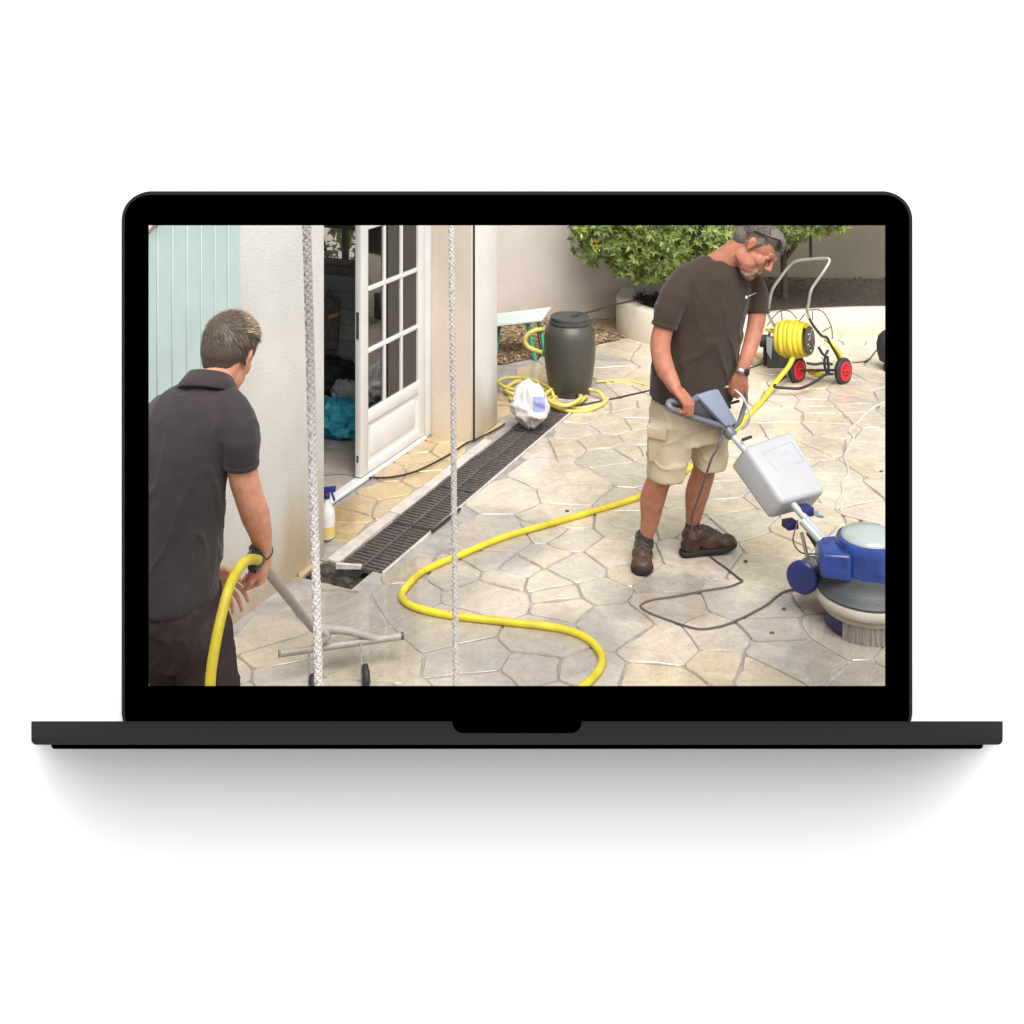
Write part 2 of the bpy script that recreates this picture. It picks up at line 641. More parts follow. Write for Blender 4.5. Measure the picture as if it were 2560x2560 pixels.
M['pane'] = glass_mat('window_glass', (0.86, 0.88, 0.88), 2.2)
M['pane_clear'] = glass_mat('clear_glass', (0.97, 0.97, 0.97), 1.35)
M['room'] = mat('dark_teal_boards', (0.50, 0.57, 0.57), 0.7, var=0.15, vscale=6)
M['room_floor'] = mat('dark_floor', (0.36, 0.34, 0.32), 0.7, var=0.2, vscale=12)
M['sill_stone'] = mat('sill_stone', (0.42, 0.36, 0.32), 0.7, var=0.15, vscale=9)
M['iron'] = mat('dark_iron', (0.085, 0.072, 0.068), 0.5, var=0.4, vscale=30, bump=0.4, bscale=120)
M['silt'] = mat('wet_silt', (0.016, 0.013, 0.012), 0.35, col2=(0.045, 0.036, 0.03), vscale=35, bump=1.0, bscale=90)
M['pit'] = mat('black_silt', (0.012, 0.010, 0.009), 0.9, bump=0.6)
M['dark_plastic'] = mat('dark_plastic', (0.06, 0.06, 0.055), 0.42, var=0.15, vscale=20, spec=0.5)
M['barrel'] = mat('charcoal_plastic', (0.058, 0.054, 0.047), 0.38, var=0.12, vscale=10, bump=0.15, bscale=80, spec=0.5)
M['yellow'] = mat('yellow_hose', (0.58, 0.48, 0.035), 0.4, var=0.22, vscale=7, spec=0.45, bump=0.15, bscale=40)
M['yellow_old'] = mat('dirty_yellow_hose', (0.56, 0.47, 0.13), 0.5, var=0.15, vscale=14)
M['cord'] = mat('grey_cord', (0.095, 0.078, 0.078), 0.5)
M['cord_pale'] = mat('pale_cord', (0.5, 0.47, 0.44), 0.5)
M['cord_black'] = mat('black_cord', (0.035, 0.025, 0.025), 0.5)
M['rope'] = mat('white_rope', (0.66, 0.62, 0.60), 0.85, var=0.08, vscale=60, bump=0.5, bscale=240)
M['fleck'] = mat('dark_fleck', (0.38, 0.34, 0.34), 0.85)
M['steel'] = mat('brushed_steel', (0.45, 0.43, 0.40), 0.35, metal=0.9, var=0.1, vscale=40)
M['tube'] = mat('grey_tube', (0.34, 0.31, 0.285), 0.45, var=0.12, vscale=25, spec=0.5)
M['rubber'] = mat('black_rubber', (0.03, 0.028, 0.032), 0.6)
M['blue'] = mat('blue_shell', (0.020, 0.045, 0.21), 0.30, var=0.35, vscale=18, spec=0.5, coat=0.3)
M['blue_dark'] = mat('navy_plastic', (0.022, 0.028, 0.12), 0.3, spec=0.5)
M['cover'] = mat('charcoal_cover', (0.06, 0.068, 0.072), 0.36, bump=0.3, bscale=200, spec=0.5)
M['bumper'] = mat('beige_bumper', (0.46, 0.42, 0.36), 0.55, var=0.1, vscale=20)
M['cap'] = mat('clear_cap', (0.36, 0.40, 0.385), 0.14, var=0.1, vscale=5, spec=0.6, coat=0.5)
M['bristle'] = mat('bristle', (0.36, 0.32, 0.29), 0.8, isl_rand=0.3)
M['tank'] = mat('milky_plastic', (0.385, 0.40, 0.42), 0.38, var=0.05, vscale=6, spec=0.4, sub=0.0)
M['head_plate'] = mat('slate_blue_plastic', (0.24, 0.28, 0.38), 0.4, bump=0.2, bscale=300)
M['loop'] = mat('grey_handle', (0.13, 0.14, 0.16), 0.3, spec=0.5)
M['skin_a'] = mat('tanned_skin', (0.40, 0.165, 0.105), 0.5, var=0.16, vscale=30, bump=0.12, bscale=90, spec=0.35, sub=0.08)
M['skin_b'] = mat('fair_skin', (0.72, 0.34, 0.225), 0.5, var=0.18, vscale=20, bump=0.10, bscale=90, spec=0.35, sub=0.08)
M['shirt_a'] = mat('brown_black_jersey', (0.050, 0.036, 0.028), 0.9, var=0.10, vscale=8, bump=0.25, bscale=260, sheen=0.15, spec=0.1)
M['shirt_b'] = mat('charcoal_pique', (0.047, 0.039, 0.042), 0.9, var=0.10, vscale=8, bump=0.3, bscale=300, sheen=0.15, spec=0.1)
M['trouser'] = mat('black_canvas', (0.055, 0.040, 0.042), 0.85, var=0.12, vscale=8, bump=0.3, bscale=200, spec=0.1)
M['shorts'] = mat('sand_cotton', (0.56, 0.48, 0.35), 0.9, var=0.08, vscale=10, bump=0.3, bscale=240, spec=0.1)
M['sock'] = mat('black_sock', (0.04, 0.04, 0.042), 0.95)
M['boot'] = mat('brown_leather', (0.062, 0.034, 0.022), 0.42, var=0.45, vscale=20, bump=0.3, bscale=90)
M['sole'] = mat('black_sole', (0.02, 0.018, 0.018), 0.7)
M['hair_a'] = mat('grey_hair', (0.12, 0.10, 0.085), 0.7, isl_rand=0.85)
M['hair_tip'] = mat('pale_brown_hair', (0.30, 0.22, 0.15), 0.5, isl_rand=0.6)  # paler brown than the rest of the hair
M['hair_b'] = mat('brown_hair', (0.13, 0.095, 0.07), 0.5, isl_rand=0.75)
M['beard'] = mat('grey_beard', (0.22, 0.145, 0.10), 0.85, var=0.3, vscale=60, bump=0.6, bscale=200)
M['dark_eye'] = mat('dark_eye', (0.02, 0.014, 0.012), 0.3)
M['lens'] = mat('dark_lens', (0.012, 0.012, 0.013), 0.25, spec=0.25)
M['leaf'] = leaf_mat('shrub_leaf', (0.07, 0.125, 0.03), (0.40, 0.48, 0.15))
M['leaf_one'] = leaf_mat('shrub_leaf_front', (0.08, 0.13, 0.025), (0.34, 0.42, 0.12), False)
M['leaf_pale'] = leaf_mat('yellow_leaf', (0.42, 0.46, 0.05), (0.62, 0.60, 0.08))
M['bark'] = mat('bark', (0.10, 0.075, 0.05), 0.9, var=0.3, vscale=20, bump=0.8)
M['bench'] = mat('pale_green_board', (0.55, 0.63, 0.59), 0.5, var=0.06, vscale=8)
M['green_leg'] = mat('green_leg', (0.06, 0.34, 0.20), 0.5)
M['red'] = mat('red_rim', (0.50, 0.025, 0.035), 0.45)
M['chrome'] = mat('chrome_tube', (0.48, 0.45, 0.41), 0.3, metal=0.8)
M['crate'] = mat('dark_green_plastic', (0.06, 0.075, 0.06), 0.5, var=0.3, vscale=20)
M['bag'] = mat('white_film', (0.58, 0.56, 0.58), 0.3, var=0.06, vscale=10, bump=0.6, bscale=30)
M['blue_print'] = mat('blue_print', (0.26, 0.28, 0.58), 0.4, var=0.2, vscale=30)
M['cyan'] = mat('cyan_sack', (0.05, 0.42, 0.56), 0.5, var=0.25, vscale=14, bump=0.5, bscale=25)
M['grey_sack'] = mat('grey_sack', (0.5, 0.5, 0.5), 0.5, var=0.3, vscale=10)
M['satchel'] = mat('brown_black_bag', (0.20, 0.165, 0.15), 0.8, var=0.3, vscale=20, bump=0.5)
M['orange'] = mat('orange_strap', (0.75, 0.40, 0.24), 0.7)
M['rock'] = mat('rubble', (0.05, 0.043, 0.036), 0.9, var=0.35, vscale=20, bump=0.8)
M['wood'] = mat('weathered_wood', (0.46, 0.38, 0.25), 0.8, var=0.2, vscale=20)
M['foam'] = mat('soapy_water', (0.38, 0.37, 0.36), 0.10, var=0.12, vscale=16, bump=0.4, bscale=50)
M['trigger'] = mat('blue_trigger', (0.03, 0.035, 0.20), 0.35)
M['bottle'] = mat('clear_bottle', (0.68, 0.68, 0.68), 0.25, spec=0.5)
M['label'] = mat('bottle_label', (0.66, 0.52, 0.16), 0.5)
M['bracelet'] = mat('bracelet', (0.03, 0.02, 0.022), 0.5)
M['mark'] = mat('white_print', (0.75, 0.75, 0.70), 0.6)

# ================================================================ SETTING
# ground: soil sheet below everything, mortar bed with the drain and its open end left out
bm = BM()
for q in ((-60, -60), (60, -60), (60, 60), (-60, 60)):
    bm.verts.new((q[0], q[1], -0.16))
bm.faces.new(bm.verts)
ground = obj('ground', bm, M['pit'], smooth=False)
tag(ground, kind='structure')

DL, DW = 2.78, 0.25              # drain length and width
bm = BM()
sg = [-45, -0.2, 0, DL, 45]
ng = [-45, -0.15, 0, 0.2, DW, 45]
for i in range(4):
    for j in range(5):
        if (i == 1 and j in (1, 2)) or (i == 2 and j in (2, 3)):
            continue
        bm.faces.new([bm.verts.new(SN(s, n, -0.006)) for s, n in ((sg[i], ng[j]), (sg[i + 1], ng[j]), (sg[i + 1], ng[j + 1]), (sg[i], ng[j + 1]))])
def wall_quad(bm, a, b):
    bm.faces.new([bm.verts.new(p) for p in (SN(*a, -0.006), SN(*b, -0.006), SN(*b, -0.158), SN(*a, -0.158))])
for a, b in (((0, 0), (DL, 0)), ((0, DW), (DL, DW)), ((DL, 0), (DL, DW)), ((-.2, -.15), (-.2, .2)), ((-.2, -.15), (0, -.15)), ((-.2, .2), (0, .2)), ((0, -.15), (0, 0)), ((0, .2), (0, DW))):
    wall_quad(bm, a, b)
paving = obj('paving', bm, M['joint'], smooth=False)
tag(paving, kind='structure')

# crazy paving: irregular slabs, each with its own edges and slightly uneven top
def clip(poly, nx, ny, d):
    """keep the side where nx*x + ny*y <= d"""
    out = []
    for i in range(len(poly)):
        a, b = poly[i], poly[(i + 1) % len(poly)]
        fa, fb = nx * a[0] + ny * a[1] - d, nx * b[0] + ny * b[1] - d
        if fa <= 0:
            out.append(a)
        if (fa < 0 < fb) or (fb < 0 < fa):
            t = fa / (fa - fb)
            out.append((a[0] + (b[0] - a[0]) * t, a[1] + (b[1] - a[1]) * t))
    return out

NF = -0.117                      # front plane of the house in the drain's frame
ND = NF - 0.334                  # plane of the door
SW = 0.046                       # where the left wall ends
SP0, SP1 = 1.80, 2.166           # the pillar right of the door
m0, m1 = G(1263, 910), G(1552, 848)      # foot of the mulch strip
ml = V(m1.y - m0.y, -(m1.x - m0.x), 0).normalized()  # pointing to the viewer
if ml.y > 0: ml = -ml

rs = random.Random(11)
seeds = []
tries = 0
while len(seeds) < 760 and tries < 60000:
    tries += 1
    x, y = rs.uniform(-2.6, 5.2), rs.uniform(3.4, 10.6)
    s, n = to_sn(V(x, y, 0))
    strip = n < -0.02 and s > -0.2
    md = 0.17 if strip else rs.choice((0.12, 0.18, 0.24, 0.30, 0.38))
    ok = True
    for (a, b, q) in seeds:
        dx, dy = (x - a), (y - b) * 1.3
        if dx * dx + dy * dy < (0.5 * (md + q)) ** 2:
            ok = False
            break
    if ok:
        seeds.append((x, y, md))

def stone_mesh(bm, poly, cz, rr):
    """slab: chipped outline, pillowed edge, tilted top"""
    pts = []
    n = len(poly)
    for i in range(n):
        a, b = Vector((*poly[i], 0)), Vector((*poly[(i + 1) % n], 0))
        p0 = Vector((*poly[i - 1], 0))
        k1, k2 = min(0.2, 0.014 / max(0.02, (a - p0).length)), min(0.2, 0.014 / max(0.02, (b - a).length))
        pts.append(a.lerp(p0, k1))
        pts.append(a.lerp(b, k2))
        if (b - a).length > 0.16:
            nn = V(b.y - a.y, a.x - b.x, 0).normalized()
            pts.append(a.lerp(b, 0.5) + nn * rr.uniform(-0.012, 0.004))
    c = sum(pts, V(0, 0, 0)) / len(pts)
    tx, ty = rr.uniform(-0.008, 0.008), rr.uniform(-0.008, 0.008)
    low = [bm.verts.new((p.x, p.y, -0.012)) for p in pts]
    mid = [bm.verts.new((p.x, p.y, -0.001)) for p in pts]
    top = []
    for p in pts:
        q = c + (p - c) * (1 - 0.003 / max(0.05, (p - c).length))
        top.append(bm.verts.new((q.x, q.y, cz + tx * (q.x - c.x) + ty * (q.y - c.y))))
    m = len(pts)
    for a, b in ((low, mid), (mid, top)):
        for i in range(m):
            bm.faces.new((a[i], a[(i + 1) % m], b[(i + 1) % m], b[i]))
    bm.faces.new(top)

cells = []
for i, (x, y, md) in enumerate(seeds):
    s, n = to_sn(V(x, y, 0))
    strip = n < -0.02 and s > -0.2
    if y > 10.3 or x > 4.9 or x < -2.4: continue
    if (V(x, y, 0) - m0).dot(ml) < 0.05 and x < 1.1: continue
    if strip and n < ND - 0.02: continue
    if s < SP1 + 0.0 and s > SP0 and n < NF and strip: continue
    if s > SP1 + 0.05 and n < NF - 2.2: continue
    if s < SW and n < NF - 0.02: continue
    poly = [(x - 1, y - 1), (x + 1, y - 1), (x + 1, y + 1), (x - 1, y + 1)]
    for j, (a, b, q) in enumerate(seeds):
        if j == i or abs(a - x) > 1 or abs(b - y) > 1: continue
        dx, dy = a - x, b - y
        L = math.hypot(dx, dy)
        gap = 0.0045 + 0.003 * noise.noise(V(x + a, y + b, 3))
        wgt = 0.5 + 0.35 * (md - q)
        d = (x * dx + y * dy) / L + L * max(0.35, min(0.65, wgt)) - gap
        poly = clip(poly, dx / L, dy / L, d)
        if len(poly) < 3: break
    if len(poly) < 3: continue
    def hp(poly, nv, dmax):      # keep (p - C0).nv <= dmax
        return clip(poly, nv.x, nv.y, dmax + C0.dot(nv))
    if strip:
        poly = hp(poly, N, -0.075)
        if SW < s < SP0:
            poly = hp(poly, -N, -(ND + 0.03))
            poly = hp(poly, U, SP0) if s < SP0 else poly
            poly = hp(poly, -U, -SW)
        elif s < SP1:
            poly = hp(poly, -N, -NF)
    elif n > DW:
        if s > -0.25 or True:
            if s < DL + 0.1 and s > -0.22: poly = hp(poly, -N, -(DW + 0.022))
            elif s <= -0.22: poly = poly
    else:
        if s < 0: poly = hp(poly, U, -0.215)
        else: poly = hp(poly, -U, -(DL + 0.03))
    if len(poly) < 3: continue
    if (Vector((*poly[0], 0)) - m0).dot(ml) < 0.4 and x < 1.1:
        poly = clip(poly, -ml.x, -ml.y, -(m0.dot(ml)) - 0.02)
        if len(poly) < 3: continue
    # drop slivers
    q = []
    for p in poly:
        if not q or math.hypot(p[0] - q[-1][0], p[1] - q[-1][1]) > 0.012:
            q.append(p)
    if len(q) > 2 and math.hypot(q[0][0] - q[-1][0], q[0][1] - q[-1][1]) < 0.012: q.pop()
    if len(q) < 3: continue
    ar = 0.5 * abs(sum(q[k][0] * q[(k + 1) % len(q)][1] - q[(k + 1) % len(q)][0] * q[k][1] for k in range(len(q))))
    if ar < 0.0025: continue
    # apparent size in the picture, zero when out of the frame
    cx_, cy_ = sum(p[0] for p in q) / len(q), sum(p[1] for p in q) / len(q)
    sx_, sy_ = CX + cx_ / cy_ * FL, HY + CZ / cy_ * FL
    seen = 330 < sx_ < 2250 and sy_ < 1760
    cells.append((ar / cy_ ** 3 if seen else 0, q, strip))
cells.sort(key=lambda c: -c[0])
rr = random.Random(5)
mass, mass_y = BM(), BM()
for k, (sz, q, strip) in enumerate(cells):
    cz = rr.uniform(0.001, 0.006)
    if k < 296 and sz > 0:
        b = BM()
        stone_mesh(b, q, cz, rr)
        obj('paving_stone', b, M['ystone'] if strip else M['stone'], paving, smooth=False)
    else:
        stone_mesh(mass, q, cz, rr)
so_ = obj('paving_stones', mass, M['stone_mass'], paving, smooth=False)
tag(so_, kind='stuff')
mass_y.free()

# cement edgings along the drain
bm = BM()
ks = [0.0, 0.3, 0.62, 0.93, 1.22, 1.55, 1.86, 2.2, 2.5, DL]
for a, b in zip(ks[:-1], ks[1:]):
    d = rr.uniform(-0.006, 0.006)
    if a < 1.85: sbox(bm, a, b - 0.006, -0.073, -0.002 + d, -0.02, 0.007 + d * 0.3)
    sbox(bm, a, b - 0.004, DW + 0.001, DW + 0.018, -0.02, 0.004)
bevel(bm, 0.003, 1)
ed = obj('drain_edging', bm, M['cement'], paving)

# mulch strip at the foot of the garden wall
bm = BM()
mp_ = [V(-1.3, m0.y - 0.33, 0), m0, m1, V(1.6, 10.0, 0), V(1.6, 11.2, 0), V(-1.3, 11.2, 0)]
bm.faces.new([bm.verts.new((p.x, p.y, 0.004)) for p in mp_])
rm = random.Random(3)
for i in range(2600):
    t = rm.random()
    base = m0.lerp(m1, t * 1.25 - 0.2)
    p = base - ml * rm.uniform(0, 1.3)
    sz = rm.uniform(0.008, 0.028)
    a = rm.uniform(0, pi)
    ax = V(cos(a), sin(a), rm.uniform(-.3, .3)) * sz
    ay = V(-sin(a), cos(a), rm.uniform(-.3, .3)) * sz * rm.uniform(0.3, 0.8)
    c = V(p.x, p.y, 0.008 + rm.random() * 0.02)
    v = [bm.verts.new(c + ax), bm.verts.new(c + ay), bm.verts.new(c - ax), bm.verts.new(c - ay), bm.verts.new(c + V(0, 0, sz * 0.5))]
    for k in range(4):
        bm.faces.new((v[k], v[(k + 1) % 4], v[4]))
mul = obj('mulch', bm, M['mulch'], smooth=False)
tag(mul, 'brown bark and gravel strip at the foot of the garden wall', 'mulch', kind='stuff')

# ---------------------------------------------------------------- garden walls, bed
gw = thing('garden_wall', 'pale beige rendered garden wall behind the bench and the black barrel', 'wall', (-0.5, 10.6, 0))
bm = BM()
hexa(bm, [V(-3.2, 10.05, -.1), V(1.9, 10.68, -.1), V(1.9, 10.9, -.1), V(-3.2, 10.3, -.1), V(-3.2, 10.05, 1.25), V(1.9, 10.68, 1.25), V(1.9, 10.9, 1.25), V(-3.2, 10.3, 1.25)])
obj('wall', bm, M['garden_wall'], gw, smooth=False)
bm = BM()
hexa(bm, [V(-3.2, 10.0, 1.25), V(1.9, 10.63, 1.25), V(1.9, 10.95, 1.25), V(-3.2, 10.35, 1.25), V(-3.2, 10.0, 1.31), V(1.9, 10.63, 1.31), V(1.9, 10.95, 1.31), V(-3.2, 10.35, 1.31)])
obj('coping', bm, M['cement'], gw, smooth=False)
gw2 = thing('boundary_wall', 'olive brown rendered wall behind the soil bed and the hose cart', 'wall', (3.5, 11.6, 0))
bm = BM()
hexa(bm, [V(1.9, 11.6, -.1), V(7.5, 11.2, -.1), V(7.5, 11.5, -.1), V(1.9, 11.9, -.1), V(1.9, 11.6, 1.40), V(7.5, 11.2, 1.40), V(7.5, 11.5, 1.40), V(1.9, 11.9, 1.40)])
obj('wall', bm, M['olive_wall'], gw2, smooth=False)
bm = BM()
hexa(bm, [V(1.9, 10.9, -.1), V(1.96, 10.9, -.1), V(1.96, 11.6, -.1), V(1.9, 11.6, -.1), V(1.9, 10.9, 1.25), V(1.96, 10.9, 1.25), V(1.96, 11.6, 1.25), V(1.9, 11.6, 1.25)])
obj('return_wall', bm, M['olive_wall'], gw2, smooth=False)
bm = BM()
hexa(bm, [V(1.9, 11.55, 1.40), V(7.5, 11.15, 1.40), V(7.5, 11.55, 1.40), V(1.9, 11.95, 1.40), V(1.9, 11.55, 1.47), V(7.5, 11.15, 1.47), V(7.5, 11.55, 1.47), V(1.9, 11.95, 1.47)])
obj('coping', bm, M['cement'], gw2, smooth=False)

kp = catmull([V(1.02, 10.55, 0), V(0.95, 10.2, 0), V(1.02, 9.88, 0), V(1.22, 9.66, 0), V(1.55, 9.56, 0), V(2.0, 9.66, 0), V(2.5, 9.86, 0), V(3.3, 9.98, 0), V(4.3, 9.9, 0), V(5.6, 9.7, 0)], 6)
bm = BM()
rows = []
for i, p in enumerate(kp):
    t = (kp[min(len(kp) - 1, i + 1)] - kp[max(0, i - 1)]).normalized()
    nn = V(t.y, -t.x, 0)
    if nn.dot(V(0, -1, 0)) < 0 and i > 6: nn = -nn
    h = 0.30 - 0.07 * min(1, max(0, (p.x - 0.95) / 0.9))
    o_, i_ = p + nn * 0.0, p - nn * 0.14
    rows.append([bm.verts.new(q) for q in (V(o_.x, o_.y, -.05), V(o_.x, o_.y, h - .025), V(*(o_ - nn * .02).xy, h), V(*(i_ + nn * .02).xy, h), V(i_.x, i_.y, h - .02), V(i_.x, i_.y, -.05))])
for a, b in zip(rows[:-1], rows[1:]):
    for k in range(5):
        bm.faces.new((a[k], a[k + 1], b[k + 1], b[k]))
bm.faces.new(rows[0]); bm.faces.new(rows[-1])
kb = obj('planter_kerb', bm, M['kerb'], angle=60)
tag(kb, 'low curved cream kerb round the soil bed under the shrub', 'kerb')

bm = BM()
bed = [V(p.x, p.y + 0.05, 0) for p in kp] + [V(5.6, 11.3, 0), V(1.97, 11.6, 0), V(1.89, 10.66, 0), V(1.2, 10.6, 0)]
c = V(2.6, 10.4, 0.25)
ring0 = [bm.verts.new((p.x, p.y, 0.17)) for p in bed]
ring1 = [bm.verts.new((c.x + (p.x - c.x) * 0.75, c.y + (p.y - c.y) * 0.75, 0.24)) for p in bed]
cv = bm.verts.new(c)
for k in range(len(bed)):
    k2 = (k + 1) % len(bed)
    bm.faces.new((ring0[k], ring0[k2], ring1[k2], ring1[k]))
    bm.faces.new((ring1[k], ring1[k2], cv))
for i in range(1500):
    p = V(rm.uniform(1.1, 5.4), rm.uniform(9.75, 11.2), 0)
    if p.x < 1.3 and p.y < 9.95 or p.x > 1.6 and p.x < 2.4 and p.y < 9.9: continue
    if p.y < 10.12 and p.x > 2: continue
    sz = rm.uniform(0.008, 0.022)
    z = 0.185 + 0.06 * min(1, max(0, (p.y - 9.75) / 0.5)) 
    ball(bm, V(p.x, p.y, z), (sz, sz * 0.8, sz * 0.6), seg=5, rings=4)
soil = obj('soil_bed', bm, M['soil'], smooth=False)
tag(soil, kind='structure')

# ---------------------------------------------------------------- house
HX = 2.75                        # wall height
house = thing('house', 'white rendered house front with a recessed white glazed door', 'house', SN(0, NF - 0.2, 0))
bm = BM(); sbox(bm, -4.2, SW, NF - 0.3, NF, -0.05, HX); bevel(bm, 0.012, 2)
obj('wall', bm, M['plaster'], house)
bm = BM(); sbox(bm, SP0, SP1, NF - 0.6, NF, -0.05, HX); bevel(bm, 0.012, 2)
obj('pillar', bm, M['plaster'], house)
bm = BM(); sbox(bm, SP0 - 0.006, SP0 + 0.02, NF - 0.59, NF - 0.022, -0.05, 2.2)
obj('reveal', bm, M['plaster_pink_shaded'], house, smooth=False)
bm = BM(); sbox(bm, SW, SP0, NF - 0.3, NF - 0.002, 2.2, HX)
obj('lintel', bm, M['plaster'], house, smooth=False)
bm = BM(); sbox(bm, -4.2, SP1, NF - 3.6, NF, HX, HX + 0.15)
obj('roof', bm, M['cement'], house, smooth=False)
bm = BM(); sbox(bm, -4.2, SP1, NF - 3.6, NF - 3.4, -0.05, HX)
obj('back_wall', bm, M['plaster'], house, smooth=False)
bm = BM(); sbox(bm, -4.2, -4.0, NF - 3.4, NF - 0.3, -0.05, HX)
obj('side_wall', bm, M['plaster'], house, smooth=False)
# end wall with a window opening (far side of the room)
wn0, wn1, wz0, wz1 = -1.95, -1.02, 1.02, 1.75
bm = BM()
e0, e1 = SP1 - 0.15, SP1 - 0.003
for a in ((NF - 3.4, wn0, -0.05, HX), (wn1, NF - 0.6, -0.05, HX), (wn0, wn1, -0.05, wz0), (wn0, wn1, wz1, HX)):
    sbox(bm, e0, e1, a[0], a[1], a[2], a[3])
obj('end_wall', bm, M['plaster'], house, smooth=False)
# boards inside on that wall
z = 0.02
k = 0
while z < wz0 - 0.06:
    b = BM(); sbox(b, e0 - 0.022 - 0.004 * (k % 2), e0 - 0.001, NF - 3.4, NF - 0.61, z, z + 0.112)
    obj('wall_board', b, M['room'], house, smooth=False)
    z += 0.117; k += 1
bm = BM(); sbox(bm, e0 - 0.05, e0 - 0.001, wn0 - 0.05, wn1 + 0.05, wz0 - 0.055, wz0); 
obj('window_sill', bm, M['tube'], house, smooth=False)
win = BM()
sbox(win, e0 - 0.02, e0 + 0.03, wn0, wn1, wz0, wz0 + 0.03); sbox(win, e0 - 0.02, e0 + 0.03, wn0, wn1, wz1 - 0.04, wz1)
for nn in (wn0, wn0 + 0.225, wn0 + 0.45, wn0 + 0.675, wn1 - 0.035):
    sbox(win, e0 - 0.018, e0 + 0.028, nn, nn + 0.033, wz0 + 0.03, wz1 - 0.04)
for zz in (1.285,):
    sbox(win, e0 - 0.016, e0 + 0.026, wn0, wn1, zz, zz + 0.03)
wf = obj('window', win, M['tube'], house, smooth=False)
bm = BM(); sbox(bm, e0 + 0.003, e0 + 0.007, wn0, wn1, wz0, wz1)
obj('pane', bm, M['pane_clear'], wf, smooth=False)
# inside faces: floor, ceiling, lining of the long walls
bm = BM(); sbox(bm, -4.0, e0 - 0.03, NF - 3.4, ND - 0.40, -0.05, 0.012)
obj('room_floor', bm, M['room_floor'], house, smooth=False)
bm = BM(); sbox(bm, SW + 0.001, SP0 - 0.01, ND - 0.398, ND - 0.03, -0.05, 0.016)
obj('door_sill', bm, M['sill_stone'], house, smooth=False)
bm = BM(); sbox(bm, -4.0, e0 - 0.03, NF - 3.4, NF - 3.38, 0.0, HX); sbox(bm, -4.0, SW, NF - 0.32, NF - 0.301, 0.0, HX); sbox(bm, -4.0, -3.98, NF - 3.38, NF - 0.32, 0, HX)
obj('room_lining', bm, M['room'], house, smooth=False)
# door frame, threshold, hinged leaf
bm = BM()
sbox(bm, SP0 - 0.075, SP0 - 0.008, ND - 0.05, ND + 0.02, 0.0, 2.2)
sbox(bm, SP0 - 0.095, SP0 - 0.075, ND - 0.03, ND + 0.005, 0.0, 2.2)
sbox(bm, SW + 0.002, SW + 0.07, ND - 0.05, ND + 0.02, 0.0, 2.2)
sbox(bm, SW + 0.07, SP0 - 0.095, ND - 0.05, ND + 0.02, 2.13, 2.2)
bevel(bm, 0.006, 2)
obj('door_frame', bm, M['white_paint'], house)
bm = BM(); sbox(bm, SW + 0.07, SP0 - 0.095, ND - 0.03, ND + 0.035, 0.0, 0.022); bevel(bm, 0.004, 1)
obj('threshold', bm, M['white_paint'], house)
bm = BM(); sbox(bm, SP0 - 0.004, SP0 + 0.001, NF - 0.009, NF + 0.004, 0.0, 2.6)
obj('corner_strip', bm, M['cord_black'], house, smooth=False)

d0, d1 = 0.905, SP0 - 0.097       # leaf from its free edge to the hinges
dn0, dn1 = ND - 0.025, ND + 0.018
door = thing('glazed_door', 'white glazed door leaf with nine visible panes beside the open doorway', 'door', SN(d1, ND, 0.02))
bm = BM()
sbox(bm, d0, d0 + 0.085, dn0, dn1, 0.03, 2.10)
sbox(bm, d1 - 0.085, d1, dn0, dn1, 0.03, 2.10)
sbox(bm, d0 + 0.085, d1 - 0.085, dn0, dn1, 0.03, 0.085)
sbox(bm, d0 + 0.085, d1 - 0.085, dn0, dn1, 0.33, 0.405)
sbox(bm, d0 + 0.085, d1 - 0.085, dn0, dn1, 2.0, 2.10)
bevel(bm, 0.005, 2)
fr = obj('frame', bm, M['white_paint'], door)
bm = BM(); sbox(bm, d0 + 0.084, d1 - 0.084, ND - 0.012, ND + 0.004, 0.083, 0.332)
obj('panel', bm, M['white_paint'], door, smooth=False)
bm = BM(); sbox(bm, d0 + 0.125, d1 - 0.125, ND + 0.003, ND + 0.010, 0.12, 0.295); bevel(bm, 0.006, 2)
obj('raised_panel', bm, M['white_paint'], door)
g0, g1 = d0 + 0.085, d1 - 0.085
cw = (g1 - g0) / 3
for k in (1, 2):
    bm = BM(); sbox(bm, g0 + cw * k - 0.014, g0 + cw * k + 0.014, ND - 0.018, ND + 0.012, 0.405, 2.0); bevel(bm, 0.006, 2)
    obj('muntin', bm, M['white_paint'], door)
zs = [0.405, 0.765, 1.14, 1.515, 1.885, 2.0]
for zz in zs[1:-1]:
    bm = BM(); sbox(bm, g0, g1, ND - 0.017, ND + 0.0135, zz - 0.014, zz + 0.014); bevel(bm, 0.006, 2)
    obj('muntin', bm, M['white_paint'], door)
for a, b in zip(zs[:-1], zs[1:]):
    for k in range(3):
        bm = BM(); sbox(bm, g0 + cw * k + 0.001, g0 + cw * (k + 1) - 0.001, ND - 0.004, ND - 0.001, a + 0.001, b - 0.001)
        obj('pane', bm, M['pane'], door, smooth=False)
bm = BM(); sbox(bm, d0 - 0.003, d0 + 0.0, ND - 0.014, ND + 0.004, 0.86, 1.02)
sbox(bm, d0 - 0.004, d0 - 0.002, ND - 0.008, ND, 0.90, 0.93)
obj('lock_plate', bm, M['steel'], door, smooth=False)
bm = BM(); sbox(bm, d0 - 0.004, d0 + 0.0, ND - 0.012, ND + 0.0, 0.12, 0.16)
obj('bolt_plate', bm, M['iron'], door, smooth=False)

